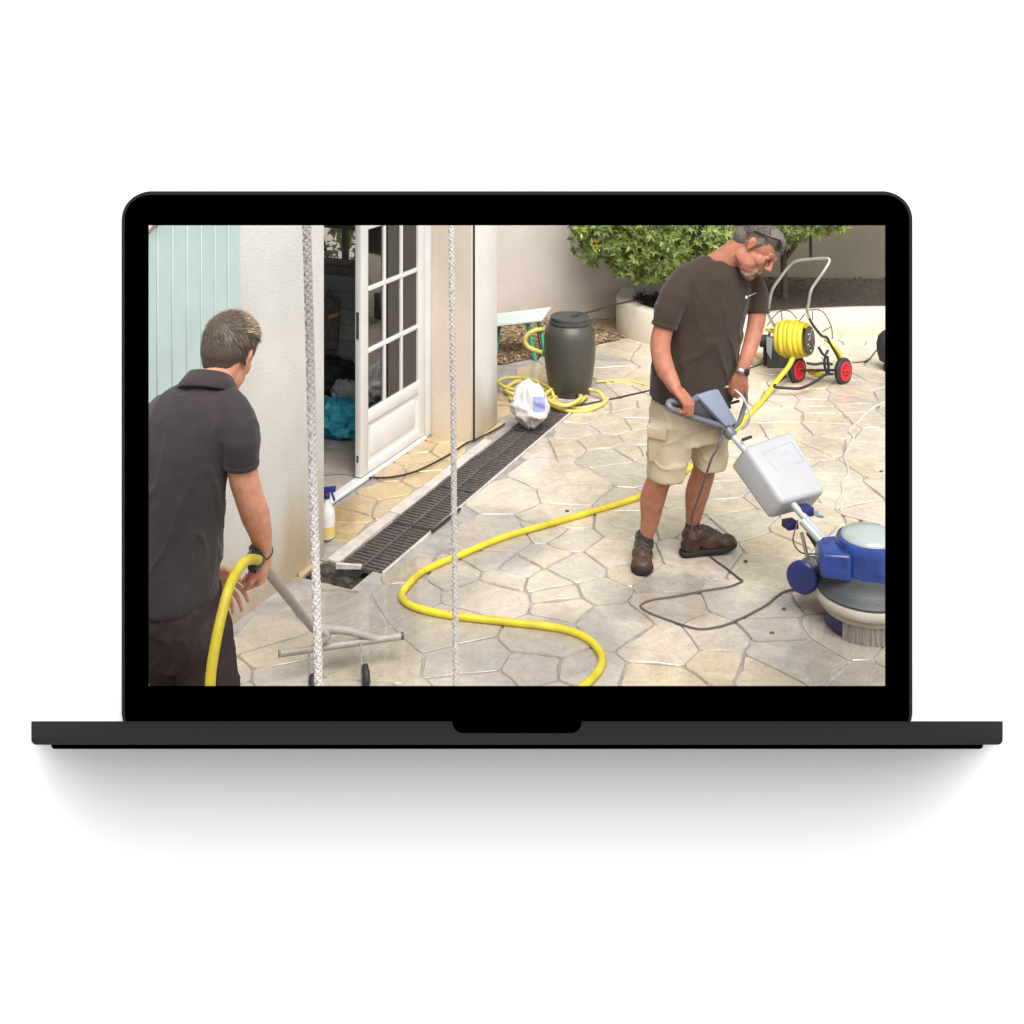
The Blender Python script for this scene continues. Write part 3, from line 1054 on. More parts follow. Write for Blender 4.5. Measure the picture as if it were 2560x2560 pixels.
# shutter of teal boards with an arched head, on the wall left of the door
sh = thing('shutter', 'pale teal board shutter on the white wall behind the fair-haired man', 'shutter', SN(-1.4, NF + 0.02, 0.8))
def head(s):
    t = s + 0.60
    return 2.06 - 0.40 * t * t if s < -0.60 else 2.06
s = -0.688
k = 0
while s > -2.5:
    wd = 0.0905
    bm = BM()
    hexa(bm, [SN(s - wd + 0.003, NF + 0.012, 0.86), SN(s - 0.003, NF + 0.012, 0.86), SN(s - 0.003, NF + 0.034, 0.86), SN(s - wd + 0.003, NF + 0.034, 0.86),
              SN(s - wd + 0.003, NF + 0.012, head(s - wd)), SN(s - 0.003, NF + 0.012, head(s)), SN(s - 0.003, NF + 0.034, head(s)), SN(s - wd + 0.003, NF + 0.034, head(s - wd))])
    bevel(bm, 0.003, 1)
    obj('plank', bm, M['teal'], sh)
    s -= wd; k += 1
bm = BM(); sbox(bm, s, -0.69, NF + 0.001, NF + 0.011, 0.88, 1.2)
obj('backing', bm, M['teal'], sh, smooth=False)
bm = BM()
ar = [SN(-0.60 - 0.1 * i, NF + 0.02, head(-0.60 - 0.1 * i) + 0.032) for i in range(20)]
tube(bm, ar, 0.028, seg=8)
tr_ = obj('arch_moulding', bm, M['cement'], house)

# ---------------------------------------------------------------- white board wall that carries the laptop
BY = 2.20
def B_(x, y, Y=BY): return P(x, y, Y)
wb = thing('white_wall', 'plain white wall round and behind the open laptop', 'wall', (0, BY, 0))
hx0, hx1, hy0, hy1 = 345, 2240, 540, 1745      # opening behind the screen, wider than the screen
p0, p1 = B_(hx0, hy0), B_(hx1, hy1)
bm = BM()
for a in ((-3.2, p0.x, 0.0, 2.96), (p1.x, 3.2, 0.0, 2.96), (p0.x, p1.x, 0.0, p1.z), (p0.x, p1.x, p0.z, 2.96)):
    hexa(bm, [V(a[0], BY, a[2]), V(a[1], BY, a[2]), V(a[1], BY + 0.03, a[2]), V(a[0], BY + 0.03, a[2]),
              V(a[0], BY, a[3]), V(a[1], BY, a[3]), V(a[1], BY + 0.03, a[3]), V(a[0], BY + 0.03, a[3])])
bmesh.ops.remove_doubles(bm, verts=bm.verts, dist=1e-5)
bmesh.ops.delete(bm, geom=[f for f in bm.faces if abs(f.normal.y) < 0.5 and sum(1 for g in bm.faces if g is not f and (g.calc_center_median() - f.calc_center_median()).length < 1e-4)], context='FACES_ONLY')
obj('wall', bm, M['board'], wb, smooth=False, recalc=True)
bm = BM()
for x, y in ((-6, -4), (6, -4), (6, BY - 0.001), (-6, BY - 0.001)):
    bm.verts.new((x, y, 0.003))
bm.faces.new(bm.verts)
tag(obj('unseen_apron', bm, M['unseen_apron'], smooth=False), kind='structure')  # added unseen floor; its dark tone deepens the shadow on the white wall

# laptop: lid frame, bezel round the opening, base with finger notch, foot
lap = thing('laptop', 'open dark grey laptop with a black bezel round the courtyard view', 'laptop', P(1292, 1840, BY))
def rrect(x0, x1, y0, y1, r, k, Y):
    out = []
    for (cx, cy, a0) in ((x1 - r, y0 + r, -pi / 2), (x1 - r, y1 - r, 0), (x0 + r, y1 - r, pi / 2), (x0 + r, y0 + r, pi)):
        for i in range(k + 1):
            a = a0 + pi / 2 * i / k
            out.append(P(cx + r * cos(a), cy + r * sin(a), Y))
    return out
def ringsolid(bm, lo, li, depth):
    d = V(0, depth, 0)
    A = [bm.verts.new(p) for p in lo]; B = [bm.verts.new(p) for p in li]
    C = [bm.verts.new(p + d) for p in lo]; D = [bm.verts.new(p + d) for p in li]
    n = len(A)
    for i in range(n):
        j = (i + 1) % n
        bm.faces.new((A[i], A[j], B[j], B[i])); bm.faces.new((C[i], D[i], D[j], C[j]))
        bm.faces.new((A[i], C[i], C[j], A[j])); bm.faces.new((B[i], B[j], D[j], D[i]))
LY = BY - 0.012
bm = BM()
ringsolid(bm, rrect(304, 2281, 480, 1850, 70, 14, LY), rrect(311.5, 2273.5, 487, 1849, 63, 14, LY), 0.0115)
obj('lid_frame', bm, M['lid'], lap, smooth=False)
bm = BM()
ringsolid(bm, rrect(311.5, 2273.5, 487, 1849, 63, 14, LY + 0.001), rrect(370.5, 2214, 563.5, 1717, 0.8, 14, LY + 0.001), 0.003)
obj('bezel', bm, M['black'], lap, smooth=False)
YL = 1.92                        # front lip of the base, nearer than the lid
bm = BM()
def base_prof(x0, x1, yt, yb, Y, r, k=6):
    out = [P(x0, yt, Y), P(x1, yt, Y)]
    for i in range(k + 1):
        a = pi / 2 * i / k
        out.append(P(x1 - r + r * cos(a), yb - r + r * sin(a), Y))
    for i in range(k + 1):
        a = pi / 2 + pi / 2 * i / k
        out.append(P(x0 + r + r * cos(a), yb - r + r * sin(a), Y))
    return out
fr_ = base_prof(78, 2507, 1846, 1862, YL, 13)
bk_ = base_prof(78, 2507, 1803, 1850, LY - 0.003, 16)
A = [bm.verts.new(p) for p in fr_]; Bv = [bm.verts.new(p) for p in bk_]
for i in range(len(A)):
    j = (i + 1) % len(A)
    bm.faces.new((A[i], A[j], Bv[j], Bv[i]))
bm.faces.new(A); bm.faces.new(list(reversed(Bv)))
obj('base', bm, M['lid'], lap, smooth=False)
bm = BM()
def nt_ring(Y, ya, yb_, x0, x1, r, k=8):
    out = [P(x0, ya, Y), P(x1, ya, Y)]
    for i in range(k + 1):
        a = pi / 2 * i / k
        out.append(P(x1 - r + r * cos(a), yb_ - r + r * sin(a), Y))
    for i in range(k + 1):
        a = pi / 2 + pi / 2 * i / k
        out.append(P(x0 + r + r * cos(a), yb_ - r + r * sin(a), Y))
    return out
# thumb notch lying on the sloping deck, 1.5 mm proud
dk0, dk1 = P(0, 1803, LY - 0.003), P(0, 1846, YL)
def deck(x, y):
    t = (y - 1803) / (1846 - 1803)
    # solve for the deck point seen at that height
    lo, hi = 0.0, 1.0
    for _ in range(30):
        mid = (lo + hi) / 2
        Y = dk0.y + (dk1.y - dk0.y) * mid; z = dk0.z + (dk1.z - dk0.z) * mid
        if HY + (CZ - z) / Y * FL < y: lo = mid
        else: hi = mid
    return P(x, y, Y)
up = (V(0, 0, 1) * (dk0.y - dk1.y) + V(0, 1, 0) * (dk1.z - dk0.z)).normalized()
pts = [(1131, 1803.5), (1454, 1803.5)] + [(1454 - 27 + 27 * cos(pi / 2 * i / 8), 1833 - 27 + 27 * sin(pi / 2 * i / 8)) for i in range(9)] + [(1131 + 27 - 27 * sin(pi / 2 * i / 8), 1833 - 27 + 27 * cos(pi / 2 * i / 8)) for i in range(9)]
a = [bm.verts.new(deck(*p) + up * 0.0006) for p in pts]
b = [bm.verts.new(deck(*p) - up * 0.002) for p in pts]
for i in range(len(a)):
    bm.faces.new((a[i], a[(i + 1) % len(a)], b[(i + 1) % len(a)], b[i]))
bm.faces.new(a); bm.faces.new(list(reversed(b)))
obj('thumb_notch', bm, M['black'], lap, smooth=False)
bm = BM()
A = [bm.verts.new(p) for p in base_prof(128, 2458, 1850, 1872.5, YL + 0.004, 9)]
Bv = [bm.verts.new(p) for p in base_prof(128, 2458, 1853, 1872.5, YL + 0.054, 9)]
for i in range(len(A)):
    j = (i + 1) % len(A)
    bm.faces.new((A[i], A[j], Bv[j], Bv[i]))
bm.faces.new(A); bm.faces.new(list(reversed(Bv)))
obj('foot', bm, M['black'], lap, smooth=False)

# ================================================================ THINGS IN THE COURTYARD
# ---------------------------------------------------------------- drain grates
nb = 15
gl_ = 0.515
for k in range(5):
    s0 = 0.012 + k * (gl_ + 0.012)
    names = ['near', 'second', 'middle', 'fourth', 'far']
    labs = ['dark slotted drain grate nearest the white wall corner, its first end by the open hole',
            'second dark drain grate from the open hole, beside the yellow doorstep stones',
            'third dark drain grate from the open hole, in front of the glazed door',
            'fourth dark drain grate from the open hole, in front of the pillar',
            'farthest dark drain grate, beneath the white plastic bag']
    t = thing('drain_grate', labs[k], 'drain grate', SN(s0, DW / 2, 0), 'drain grates along the house')
    dz = (-0.006, 0.0, 0.003, -0.004, 0.0)[k]
    bm = BM()
    sbox(bm, s0, s0 + gl_, 0.002, 0.014, -0.03, 0.002 + dz); sbox(bm, s0, s0 + gl_, DW - 0.014, DW - 0.002, -0.03, 0.002 + dz)
    sbox(bm, s0, s0 + gl_, DW / 2 - 0.008, DW / 2 + 0.008, -0.028, 0.0045 + dz)
    sbox(bm, s0, s0 + 0.012, 0.014, DW / 2 - 0.008, -0.03, 0.0015 + dz); sbox(bm, s0, s0 + 0.012, DW / 2 + 0.008, DW - 0.014, -0.03, 0.0015 + dz)
    bevel(bm, 0.002, 1)
    obj('frame', bm, M['iron'], t)
    me0 = None
    for i in range(nb):
        s1 = s0 + 0.03 + i * (gl_ - 0.03) / nb
        if k < 1 and i in (4,): pass
        bm = BM()
        for a, b in ((0.0145, DW / 2 - 0.0085), (DW / 2 + 0.0085, DW - 0.0145)):
            sbox(bm, s1, s1 + 0.0155, a, b, -0.026, 0.001 + dz + rr.uniform(-.0006, .0006))
        bevel(bm, 0.002, 1)
        obj('bar', bm, M['iron'], t)

# rubble and a broken board at the open end of the drain
for i, (s, n, r_) in enumerate(((-0.13, -0.10, .035), (-0.17, 0.02, .03), (-0.05, -0.05, .04), (-0.10, 0.10, .028), (-0.03, -0.10, .03))):
    bm = BM()
    ball(bm, SN(s, n, -0.035), (r_ * 1.5, r_, r_ * 0.9), seg=9, rings=6)
    for v in bm.verts:
        v.co += V(noise.noise(v.co * 30), noise.noise(v.co * 30 + V(5, 1, 2)), noise.noise(v.co * 30 + V(1, 8, 2))) * 0.012
    o = obj('rubble_stone', bm, M['rock'], angle=25)
    tag(o, ('dark stone in the open drain hole, the one nearest the house wall', 'dark stone at the front edge of the open drain hole', 'largest dark stone in the open drain hole, against the pale batten',
            'smallest dark stone, at the right side of the open drain hole', 'dark stone in the open drain hole, tucked between wall corner and batten')[i], 'stone', 'stones in the open drain hole')
bm = BM()
rows = []
for i in range(17):
    row = []
    for j in range(15):
        s_, n_ = -.196 + .192 * i / 16, -.146 + .342 * j / 14
        e = min(1, min(i, 16 - i, j, 14 - j) / 2.5)
        row.append(bm.verts.new(SN(s_, n_, -.055 + .075 * e * (noise.noise(V(s_ * 16, n_ * 16, 4)) * .9 + .35 - n_ * 1.2) + .012 * noise.noise(V(s_ * 60, n_ * 60, 1)))))
    rows.append(row)
for i in range(16):
    for j in range(14):
        bm.faces.new((rows[i][j], rows[i + 1][j], rows[i + 1][j + 1], rows[i][j + 1]))
tag(obj('silt', bm, M['silt'], angle=70), 'dark wet silt and leaves clogging the open drain end', 'silt', kind='stuff')
bm = BM()
hexa(bm, [SN(-.03, .0, -.02), SN(.0, .13, -.01), SN(.02, .125, -.01), SN(-.01, -.01, -.02), SN(-.03, .0, .004), SN(.0, .13, .008), SN(.02, .125, .008), SN(-.01, -.01, .004)])
tag(obj('loose_batten', bm, M['cement'], smooth=False), 'short pale batten lying across the open end of the drain', 'batten')
bm = BM()
tube(bm, [G(1080, 1328, 0.012), G(1150, 1272, 0.012)], 0.008, seg=8)
tag(obj('metal_rod', bm, M['cord_black'], smooth=True), 'thin dark rod lying along the right side of the drain', 'rod')

# spray bottle on the doorstep behind the left rope
sb = thing('spray_bottle', 'white spray bottle with blue trigger standing by the wall corner', 'spray bottle', G(817, 1347))
c = G(817, 1347)
bm = BM()
lathe(bm, c + V(0, 0, 0.008), (0, 0, 1), [(0.038, 0), (0.045, .008), (0.045, .12), (0.04, .15), (0.018, .185), (0.014, .20), (0.014, .21)], seg=20)
obj('bottle', bm, M['bottle'], sb)
bm = BM(); lathe(bm, c + V(0, 0, 0.022), (0, 0, 1), [(0.0457, 0), (0.0457, .055)], seg=20, caps=False)
obj('label', bm, M['label'], sb)
bm = BM()
lathe(bm, c + V(0, 0, 0.216), (0, 0, 1), [(0.017, 0), (0.017, .022), (0.012, .03)], seg=12)
obox(bm, c + V(.012, 0, .262), (.036, 0, .004), (0, .011, 0), (0, 0, .014))
obox(bm, c + V(.034, 0, .225), (.004, 0, .005), (0, .008, 0), (-.008, 0, .022))
bevel(bm, 0.003, 2)
obj('trigger_head', bm, M['trigger'], sb)

# ---------------------------------------------------------------- things inside the room
def crumple(c, r, amp, sc, seedv, zmin=None):
    bm = BM()
    ball(bm, c, r, seg=40, rings=26)
    for v in bm.verts:
        d = (v.co - Vector(c)).normalized()
        q = v.co * sc + V(seedv, seedv * 2, 1)
        a = abs(noise.noise(q)) + 0.5 * abs(noise.noise(q * 2.1)) + 0.25 * abs(noise.noise(q * 4.3))
        v.co += d * amp * (0.35 - a)
        if zmin is not None and v.co.z < zmin: v.co.z = zmin
    return bm
tag(obj('cyan_sack', crumple(G(845, 1100) + V(0, .05, .12), (.20, .16, .13), .12, 9, 1, 0.014), M['cyan'], angle=30), 'crumpled cyan blue sack on the floor inside the doorway', 'sack')
tag(obj('plastic_sack', crumple(P(868, 1012, 7.65) , (.12, .1, .17), .10, 8, 3), M['grey_sack'], angle=30), 'grey translucent bin sack behind the cyan sack', 'sack')
tag(obj('dark_sack', crumple(G(830, 1080) + V(-.05, .4, .16), (.34, .16, .22), .10, 7, 5, 0.014), M['rubber'], angle=30), 'black bin sack heaped behind the cyan sack', 'sack')
tag(obj('white_rag', crumple(P(806, 1001, 7.7), (.05, .05, .04), .03, 18, 6), M['bag'], angle=30), 'small white rag on the black sack inside the room', 'rag')
sat = thing('satchel', 'dark brown satchel with an orange flash hanging on the dark boards', 'bag', P(822, 870, 7.9))
yb = 7.93
bm = BM()
hexa(bm, [P(800, 876, yb), P(846, 876, yb), P(846, 876, yb + .06), P(800, 876, yb + .06), P(799, 744, yb), P(852, 744, yb), P(852, 744, yb + .06), P(799, 744, yb + .06)])
bevel(bm, 0.018, 3)
obj('body', bm, M['satchel'], sat)
bm = BM(); hexa(bm, [P(820, 800, yb - .025), P(848, 788, yb - .025), P(848, 788, yb), P(820, 800, yb), P(822, 788, yb - .025), P(848, 780, yb - .025), P(848, 780, yb), P(822, 788, yb)])
obj('strap', bm, M['orange'], sat, smooth=False)
bm = BM()
hexa(bm, [P(804, 850, yb - .02), P(836, 850, yb - .02), P(836, 850, yb), P(804, 850, yb), P(804, 812, yb - .02), P(838, 808, yb - .02), P(838, 808, yb), P(804, 812, yb)])
bevel(bm, 0.006, 2)
obj('pocket', bm, M['satchel'], sat)
bm = BM(); tube(bm, [P(815, 748, yb), P(822, 722, yb + .09), P(832, 748, yb)], .006, seg=6)
obj('carrying_loop', bm, M['satchel'], sat)

# leafy climber outside the room's window
cl = thing('climber', 'pale leafy climber growing outside the dark window', 'plant', SN(SP1 + 0.5, -1.4, 0))
bm = BM()
for i in range(7):
    s_, n_ = SP1 + 0.35 + 0.3 * rm.random(), rm.uniform(-2.1, -0.8)
    tube(bm, catmull([SN(s_, n_, 0), SN(s_ + .05, n_ + .04, .6), SN(s_ - .03, n_ - .04, 1.2), SN(s_, n_, 1.9)], 4), .012, seg=6)
obj('stem', bm, M['bark'], cl)
bm = BM()
def add_leaf(bm, c, d, up_, ln, wd, droop=0.25):
    d = Vector(d).normalized()
    sd = d.cross(Vector(up_))
    if sd.length < 1e-3: sd = d.orthogonal()
    sd.normalize()
    nn = sd.cross(d)
    a = bm.verts.new(c)
    b1 = bm.verts.new(c + d * ln * .45 + sd * wd + nn * wd * .35)
    b2 = bm.verts.new(c + d * ln * .45 - sd * wd + nn * wd * .35)
    m_ = bm.verts.new(c + d * ln * .5)
    e = bm.verts.new(c + d * ln - nn * ln * droop)
    bm.faces.new((a, m_, b1)); bm.faces.new((a, b2, m_)); bm.faces.new((m_, e, b1)); bm.faces.new((m_, b2, e))
for i in range(2600):
    c = SN(SP1 + rm.uniform(.25, .75), rm.uniform(-2.3, -.6), rm.uniform(.5, 2.1))
    add_leaf(bm, c, V(rm.gauss(0, 1), rm.gauss(-.4, 1), rm.gauss(-.2, .6)), (0, 0, 1), rm.uniform(.07, .13), rm.uniform(.025, .045))
M['leaf_light'] = leaf_mat('pale_leaf', (0.34, 0.45, 0.22), (0.78, 0.82, 0.62))
o = obj('foliage', bm, M['leaf_light'], cl, smooth=False, recalc=False)
tag(o, kind='stuff')

# ---------------------------------------------------------------- cables
def cable(name, pts, r, m, label, cat='cable', k=6, seg=7):
    bm = BM()
    tube(bm, catmull(pts, k), r, seg=seg)
    return tag(obj(name, bm, m), label, cat)
def lift(pts, h):
    return [p + V(0, 0, h) for p in pts]
cable('door_cable', lift([G(805, 1196), G(850, 1193), G(895, 1197), G(925, 1199), G(975, 1198), G(1028, 1187), G(1075, 1167), G(1128, 1138), G(1165, 1113), G(1190, 1103), G(1240, 1078), G(1262, 1064)], 0.012), .006, M['cord_black'],
      'thin black cable from the doorway over the yellow doorstep stones to the pillar')
cable('barrel_cable', [P(1375, 806, 8.5), P(1440, 789, 8.35), P(1490, 776, 8.9), P(1545, 760, 9.4), P(1588, 752, 9.75), P(1605, 756, 9.85)], .008, M['cord_black'], 'black cable over the barrel top to the planter kerb')
cable('ground_cable', lift([G(1425, 1022), G(1470, 1012), G(1520, 1002), G(1570, 991), G(1640, 975), G(1760, 945), G(1850, 930), G(1915, 908)], .008), .006, M['cord_black'], 'dark cable on the paving between the hose coil and the green crate')
cable('thin_hose', lift([G(1490, 957), G(1540, 954), G(1580, 957), G(1625, 968), G(1700, 985)], .008), .009, M['yellow_old'], 'thin pale yellow hose on the paving right of the black barrel', 'hose')
z8 = lambda x, y: (1860 + x / 5.367, 620 + y / 5.367)
cable('cart_cable', lift([G(*z8(1450, 1545)), G(*z8(1540, 1545)), G(*z8(1660, 1520)), G(*z8(1740, 1430)), G(*z8(1800, 1365)), G(*z8(1900, 1330))], .006), .006, M['cord_black'], 'dark cable on the paving right of the hose cart')
z3 = lambda x, y: (1790 + x / 4.546, 1060 + y / 4.546)
cable('power_lead', lift([G(2330, 985), G(2240, 998), G(2212, 1008), G(2170, 1030), G(2140, 1062), G(*z3(1510, 90)), G(*z3(1562, 170)), G(*z3(1500, 300)), G(*z3(1460, 390)), G(*z3(1505, 520)), G(*z3(1490, 610)), G(*z3(1430, 690)), G(*z3(1440, 800)), G(*z3(1370, 950)), G(*z3(1410, 1025)), G(*z3(1600, 1080)), G(*z3(1760, 1140)), G(*z3(1880, 1210))], .007), .0065, M['cord_pale'],
      'wavy pale cord on the paving right of the white tank')
for (x, y, lab) in ((2203, 1178, 'brown dead leaf right of the pale cord, level with the white tank'), (2152, 1302, 'brown dead leaf beside the lowest bend of the pale cord'),
                    (2200, 1318, 'brown dead leaf just above the clear cap of the scrubber'), (1864, 1403, 'brown dead leaf right of the pointing boot'),
                    (1960, 1522, 'brown dead leaf between the grey cord and the brush'), (1418, 1277, 'brown dead leaf above the yellow hose in mid paving'), (1930, 1582, 'brown dead leaf on the wet paving left of the scrubber brush')):
    bm = BM(); ball(bm, G(x, y, .008), (.012, .008, .006), seg=8, rings=5)
    tag(obj('dead_leaf', bm, M['bark']), lab, 'leaf', 'dead leaves on the paving')

# ---------------------------------------------------------------- long yellow hose on the paving
D = 1.3251
hp_ = [(x * D, y * D) for x, y in ((1410, 790), (1385, 818), (1352, 850), (1300, 890), (1262, 915), (1200, 945), (1135, 966), (1070, 985), (1010, 1002), (950, 1020), (905, 1038), (870, 1053), (828, 1070), (795, 1087), (770, 1110), (758, 1130), (768, 1145), (790, 1155), (830, 1165), (870, 1171), (960, 1181), (1030, 1189), (1075, 1198), (1110, 1214), (1130, 1235), (1136, 1253), (1130, 1272), (1108, 1297), (1070, 1330), (1010, 1370))]
HR = 0.0178
pts = [P(1496 * D, 676 * D, 8.5), P(1486 * D, 694 * D, 8.45), P(1468 * D, 716 * D, 8.4), P(1446 * D, 746 * D, 8.22)] + lift([G(1428 * D, 772 * D)] + [G(*p) for p in hp_], HR)
bm = BM(); tube(bm, catmull(pts, 8), HR, seg=12)
tag(obj('yellow_hose', bm, M['yellow']), 'long bright yellow hose snaking from the cart over the paving in an S', 'hose')

# ---------------------------------------------------------------- ropes
def rope(pa, pb, rad, pitch, label):
    bm = BM()
    pa, pb = Vector(pa), Vector(pb)
    L = (pb - pa).length
    x, y, z = frame_of(pb - pa)
    n = int(L / pitch * 10)
    def sway(h):
        return V(noise.noise(V(h * 1.6, 1, 5)), noise.noise(V(h * 1.6, 7, 2)), 0) * .006
    for st in range(8):
        pts = []
        sg_ = 1 if st % 2 else -1
        for i in range(n + 1):
            h = L * i / n
            a = sg_ * 2 * pi * h / pitch + (st // 2) * pi / 2
            wv = rad * 0.07 * cos(4 * a)
            pts.append(pa + z * h + sway(h) + (x * cos(a) + y * sin(a)) * (rad * (0.74 + .08 * noise.noise(V(h * 9, st, 2))) + wv * sg_))
        tube(bm, pts, rad * 0.27, seg=6)
    o = obj('rope', bm, M['rope'], angle=80)
    tag(o, label, 'rope', 'ropes hanging in front of the courtyard')
    cb = BM()
    tube(cb, [pa + z * (L * i / 60) + sway(L * i / 60) for i in range(61)], rad * .85, seg=12)
    obj('core', cb, M['rope'], o)
    fb = BM()
    nf = int(L / pitch * 2.2)
    for i in range(nf):
        h = L * (i + .5) / nf
        a = -2.3 + (0.5 if i % 2 else 0)
        d = V(cos(a), sin(a), 0)
        obox(fb, pa + z * h + sway(h) + d * rad * .93, V(-d.y, d.x, 0) * rad * .2 + z * rad * .22, d * rad * .14, z * rad * .42)
    bevel(fb, rad * .05, 1)
    tag(obj('flecks', fb, M['fleck'], o), kind='stuff')
rope(P(797, 1745, 2.75), P(763, 420, 2.75) ,   .0112, .066, 'thick white braided rope hanging left of the open doorway')
rope(P(1140, 1745, 3.3), P(1127, 420, 3.3), .0092, .055, 'thin white braided rope hanging in front of the drain and pillar')

# ---------------------------------------------------------------- barrel with its hoses
bc = V(0.432, 8.37, 0)
bt = thing('barrel', 'charcoal black plastic barrel with ribbed lid standing on the paving', 'barrel', bc)
bm = BM()
lathe(bm, bc + V(0, 0, .006), (0, 0, 1), [(.145, 0), (.152, .01), (.172, .12), (.188, .24), (.194, .33), (.192, .42), (.18, .475), (.152, .515), (.140, .525), (.140, .575)], seg=48)
obj('body', bm, M['barrel'], bt)
bm = BM()
lathe(bm, bc + V(0, 0, .528), (0, 0, 1), [(.141, 0), (.152, .003), (.152, .020), (.142, .024), (.142, .032), (.147, .035), (.147, .050), (.135, .056), (.12, .056), (.115, .048), (.0, .048)], seg=48)
for k in range(40):
    a = 2 * pi * k / 40
    d = V(cos(a), sin(a), 0)
    obox(bm, bc + V(0, 0, .5395) + d * .152, d * .003, V(-d.y, d.x, 0) * .006, V(0, 0, .009))
obj('lid', bm, M['dark_plastic'], bt)
z7 = lambda x, y: (1240 + x / 4.83, 740 + y / 4.83)
bm = BM()
tube(bm, [P(*z7(575, 390), 8.42), P(*z7(535, 425), 8.42), P(*z7(520, 450), 8.42)], .016, seg=10)
tube(bm, [P(*z7(505, 440), 8.42), P(*z7(515, 520), 8.42), P(*z7(540, 640), 8.42), P(*z7(545, 700), 8.42), P(*z7(500, 770), 8.5)], .007, seg=8)
obj('outlet_pipe', bm, M['dark_plastic'], bt)
bm = BM()
tube(bm, catmull([P(*z7(x, y), 8.42) for x, y in ((590, 400), (520, 410), (440, 430), (375, 480), (350, 540), (375, 600), (430, 640), (500, 665), (560, 680))], 6), .018, seg=10)
obj('overflow_hose', bm, M['yellow_old'], bt)

# coil of yellow hose round the barrel foot
bm = BM()
pts = []
loops = [((1452, 1003), 66, 21), ((1412, 1005), 50, 19), ((1408, 1010), 45, 23), ((1440, 1008), 72, 24), ((1310, 985), 48, 16), ((1298, 975), 52, 18), ((1330, 1000), 55, 20)]
a = 0.0
for li, (c, rx, ry) in enumerate(loops):
    for i in range(18):
        t = i / 18
        c2, rx2, ry2 = loops[min(li + 1, len(loops) - 1)]
        f = max(0, (t - .6) / .4)
        cx = c[0] * (1 - f) + c2[0] * f; cy = c[1] * (1 - f) + c2[1] * f
        q = G(cx + (rx * (1 - f) + rx2 * f) * cos(a), cy + (ry * (1 - f) + ry2 * f) * sin(a), 0)
        pts.append(q + V(0, 0, .014 + .022 * (li % 3) + .006 * sin(a * 3)))
        a += 2 * pi / 18
tube(bm, catmull(pts, 3), .0135, seg=9)
tag(obj('hose_coil', bm, M['yellow_old']), 'loosely coiled dirty yellow hose at the foot of the black barrel', 'hose coil')

# plastic bag with blue print
pb_ = thing('plastic_bag', 'knotted white plastic bag with blue print at the far drain end', 'plastic bag', G(1322, 1066))
bm = BM()
bz = G(1324, 1076)
ball(bm, bz + V(0, 0, .15), (.115, .09, .130), seg=60, rings=40)
for v in bm.verts:
    d = v.co - bz
    q = v.co * 11
    a = abs(noise.noise(q)) * .7 + .5 * abs(noise.noise(q * 2.2 + V(4, 1, 0)))
    if d.z > .23:
        k = 1 - (d.z - .23) / .05 * .75
        v.co.x = bz.x + d.x * max(.2, k); v.co.y = bz.y + d.y * max(.2, k)
        v.co.z += .02
    if d.z < .12:
        k = .25 + .75 * max(0, d.z - .02) / .10
        v.co.x = bz.x + d.x * k; v.co.y = bz.y + d.y * k
    lo_ = noise.noise(v.co * 5.5 + V(2, 9, 4)) * .045
    v.co += (v.co - bz - V(0, 0, .15)).normalized() * (.026 - a * .060 + lo_) + V(-.12 * (d.z - .15), 0, 0)
    v.co.z = max(v.co.z, .006)
body = obj('bag', bm, M['bag'], pb_, angle=180)
bm = BM()
for i in range(9):
    a = i / 9 * 2 * pi
    add_leaf(bm, bz + V(.0, 0, .262), V(cos(a) * .55, sin(a) * .55, 1), (0, 0, 1), .065, .022, .2)
obj('knot', bm, M['bag'], pb_, smooth=False)
bpy.context.view_layer.update()
bm = BM()
n6 = 10
rows = []
for j in range(n6 + 1):
    row = []
    for i in range(n6 + 1):
        x_s, y_s = 1333 + 30 * i / n6 + 1.5 * noise.noise(V(j * .7, 1, 2)), 992 + 36 * j / n6 + 2 * noise.noise(V(i * .7, 4, 2))
        a = V(0, 0, CZ); d = (P(x_s, y_s, 7.5) - a).normalized()
        ok, loc, nr, _ = body.ray_cast(a - wloc(body), d)
        row.append(bm.verts.new(loc + wloc(body) - d * .004) if ok else None)
    rows.append(row)
for j in range(n6):
    for i in range(n6):
        q = (rows[j][i], rows[j][i + 1], rows[j + 1][i + 1], rows[j + 1][i])
        if all(q): bm.faces.new(q)
for v in [v for v in bm.verts if not v.link_faces]: bm.verts.remove(v)
obj('print', bm, M['blue_print'], pb_, angle=180)

# bench
be = thing('bench', 'low pale green plank bench on green legs against the garden wall', 'bench', G(1330, 899))
bm = BM()
ya, yf = 9.16, 9.52
fa, fb_, ba, bb_ = P(1225, 810, ya), P(1356, 795, ya), P(1225, 786, yf), P(1378, 767, yf)
dn = V(0, 0, -.028)
hexa(bm, [fa + dn, fb_ + dn, bb_ + dn, ba + dn, fa, fb_, bb_, ba])
bevel(bm, .004, 1)
obj('seat', bm, M['bench'], be)
for (x, y0_, xb, yb_, Yq) in ((1318, 800, 1337, 899, 9.24), (1345, 797, 1365, 890, 9.42), (1236, 808, 1226, 905, 9.2), (1250, 800, 1238, 895, 9.42)):
    q = G(xb, yb_)
    bm = BM(); tube(bm, [P(x, y0_, Yq), q + V(0, 0, .004)], .017, seg=10)
    obj('leg', bm, M['green_leg'], be)

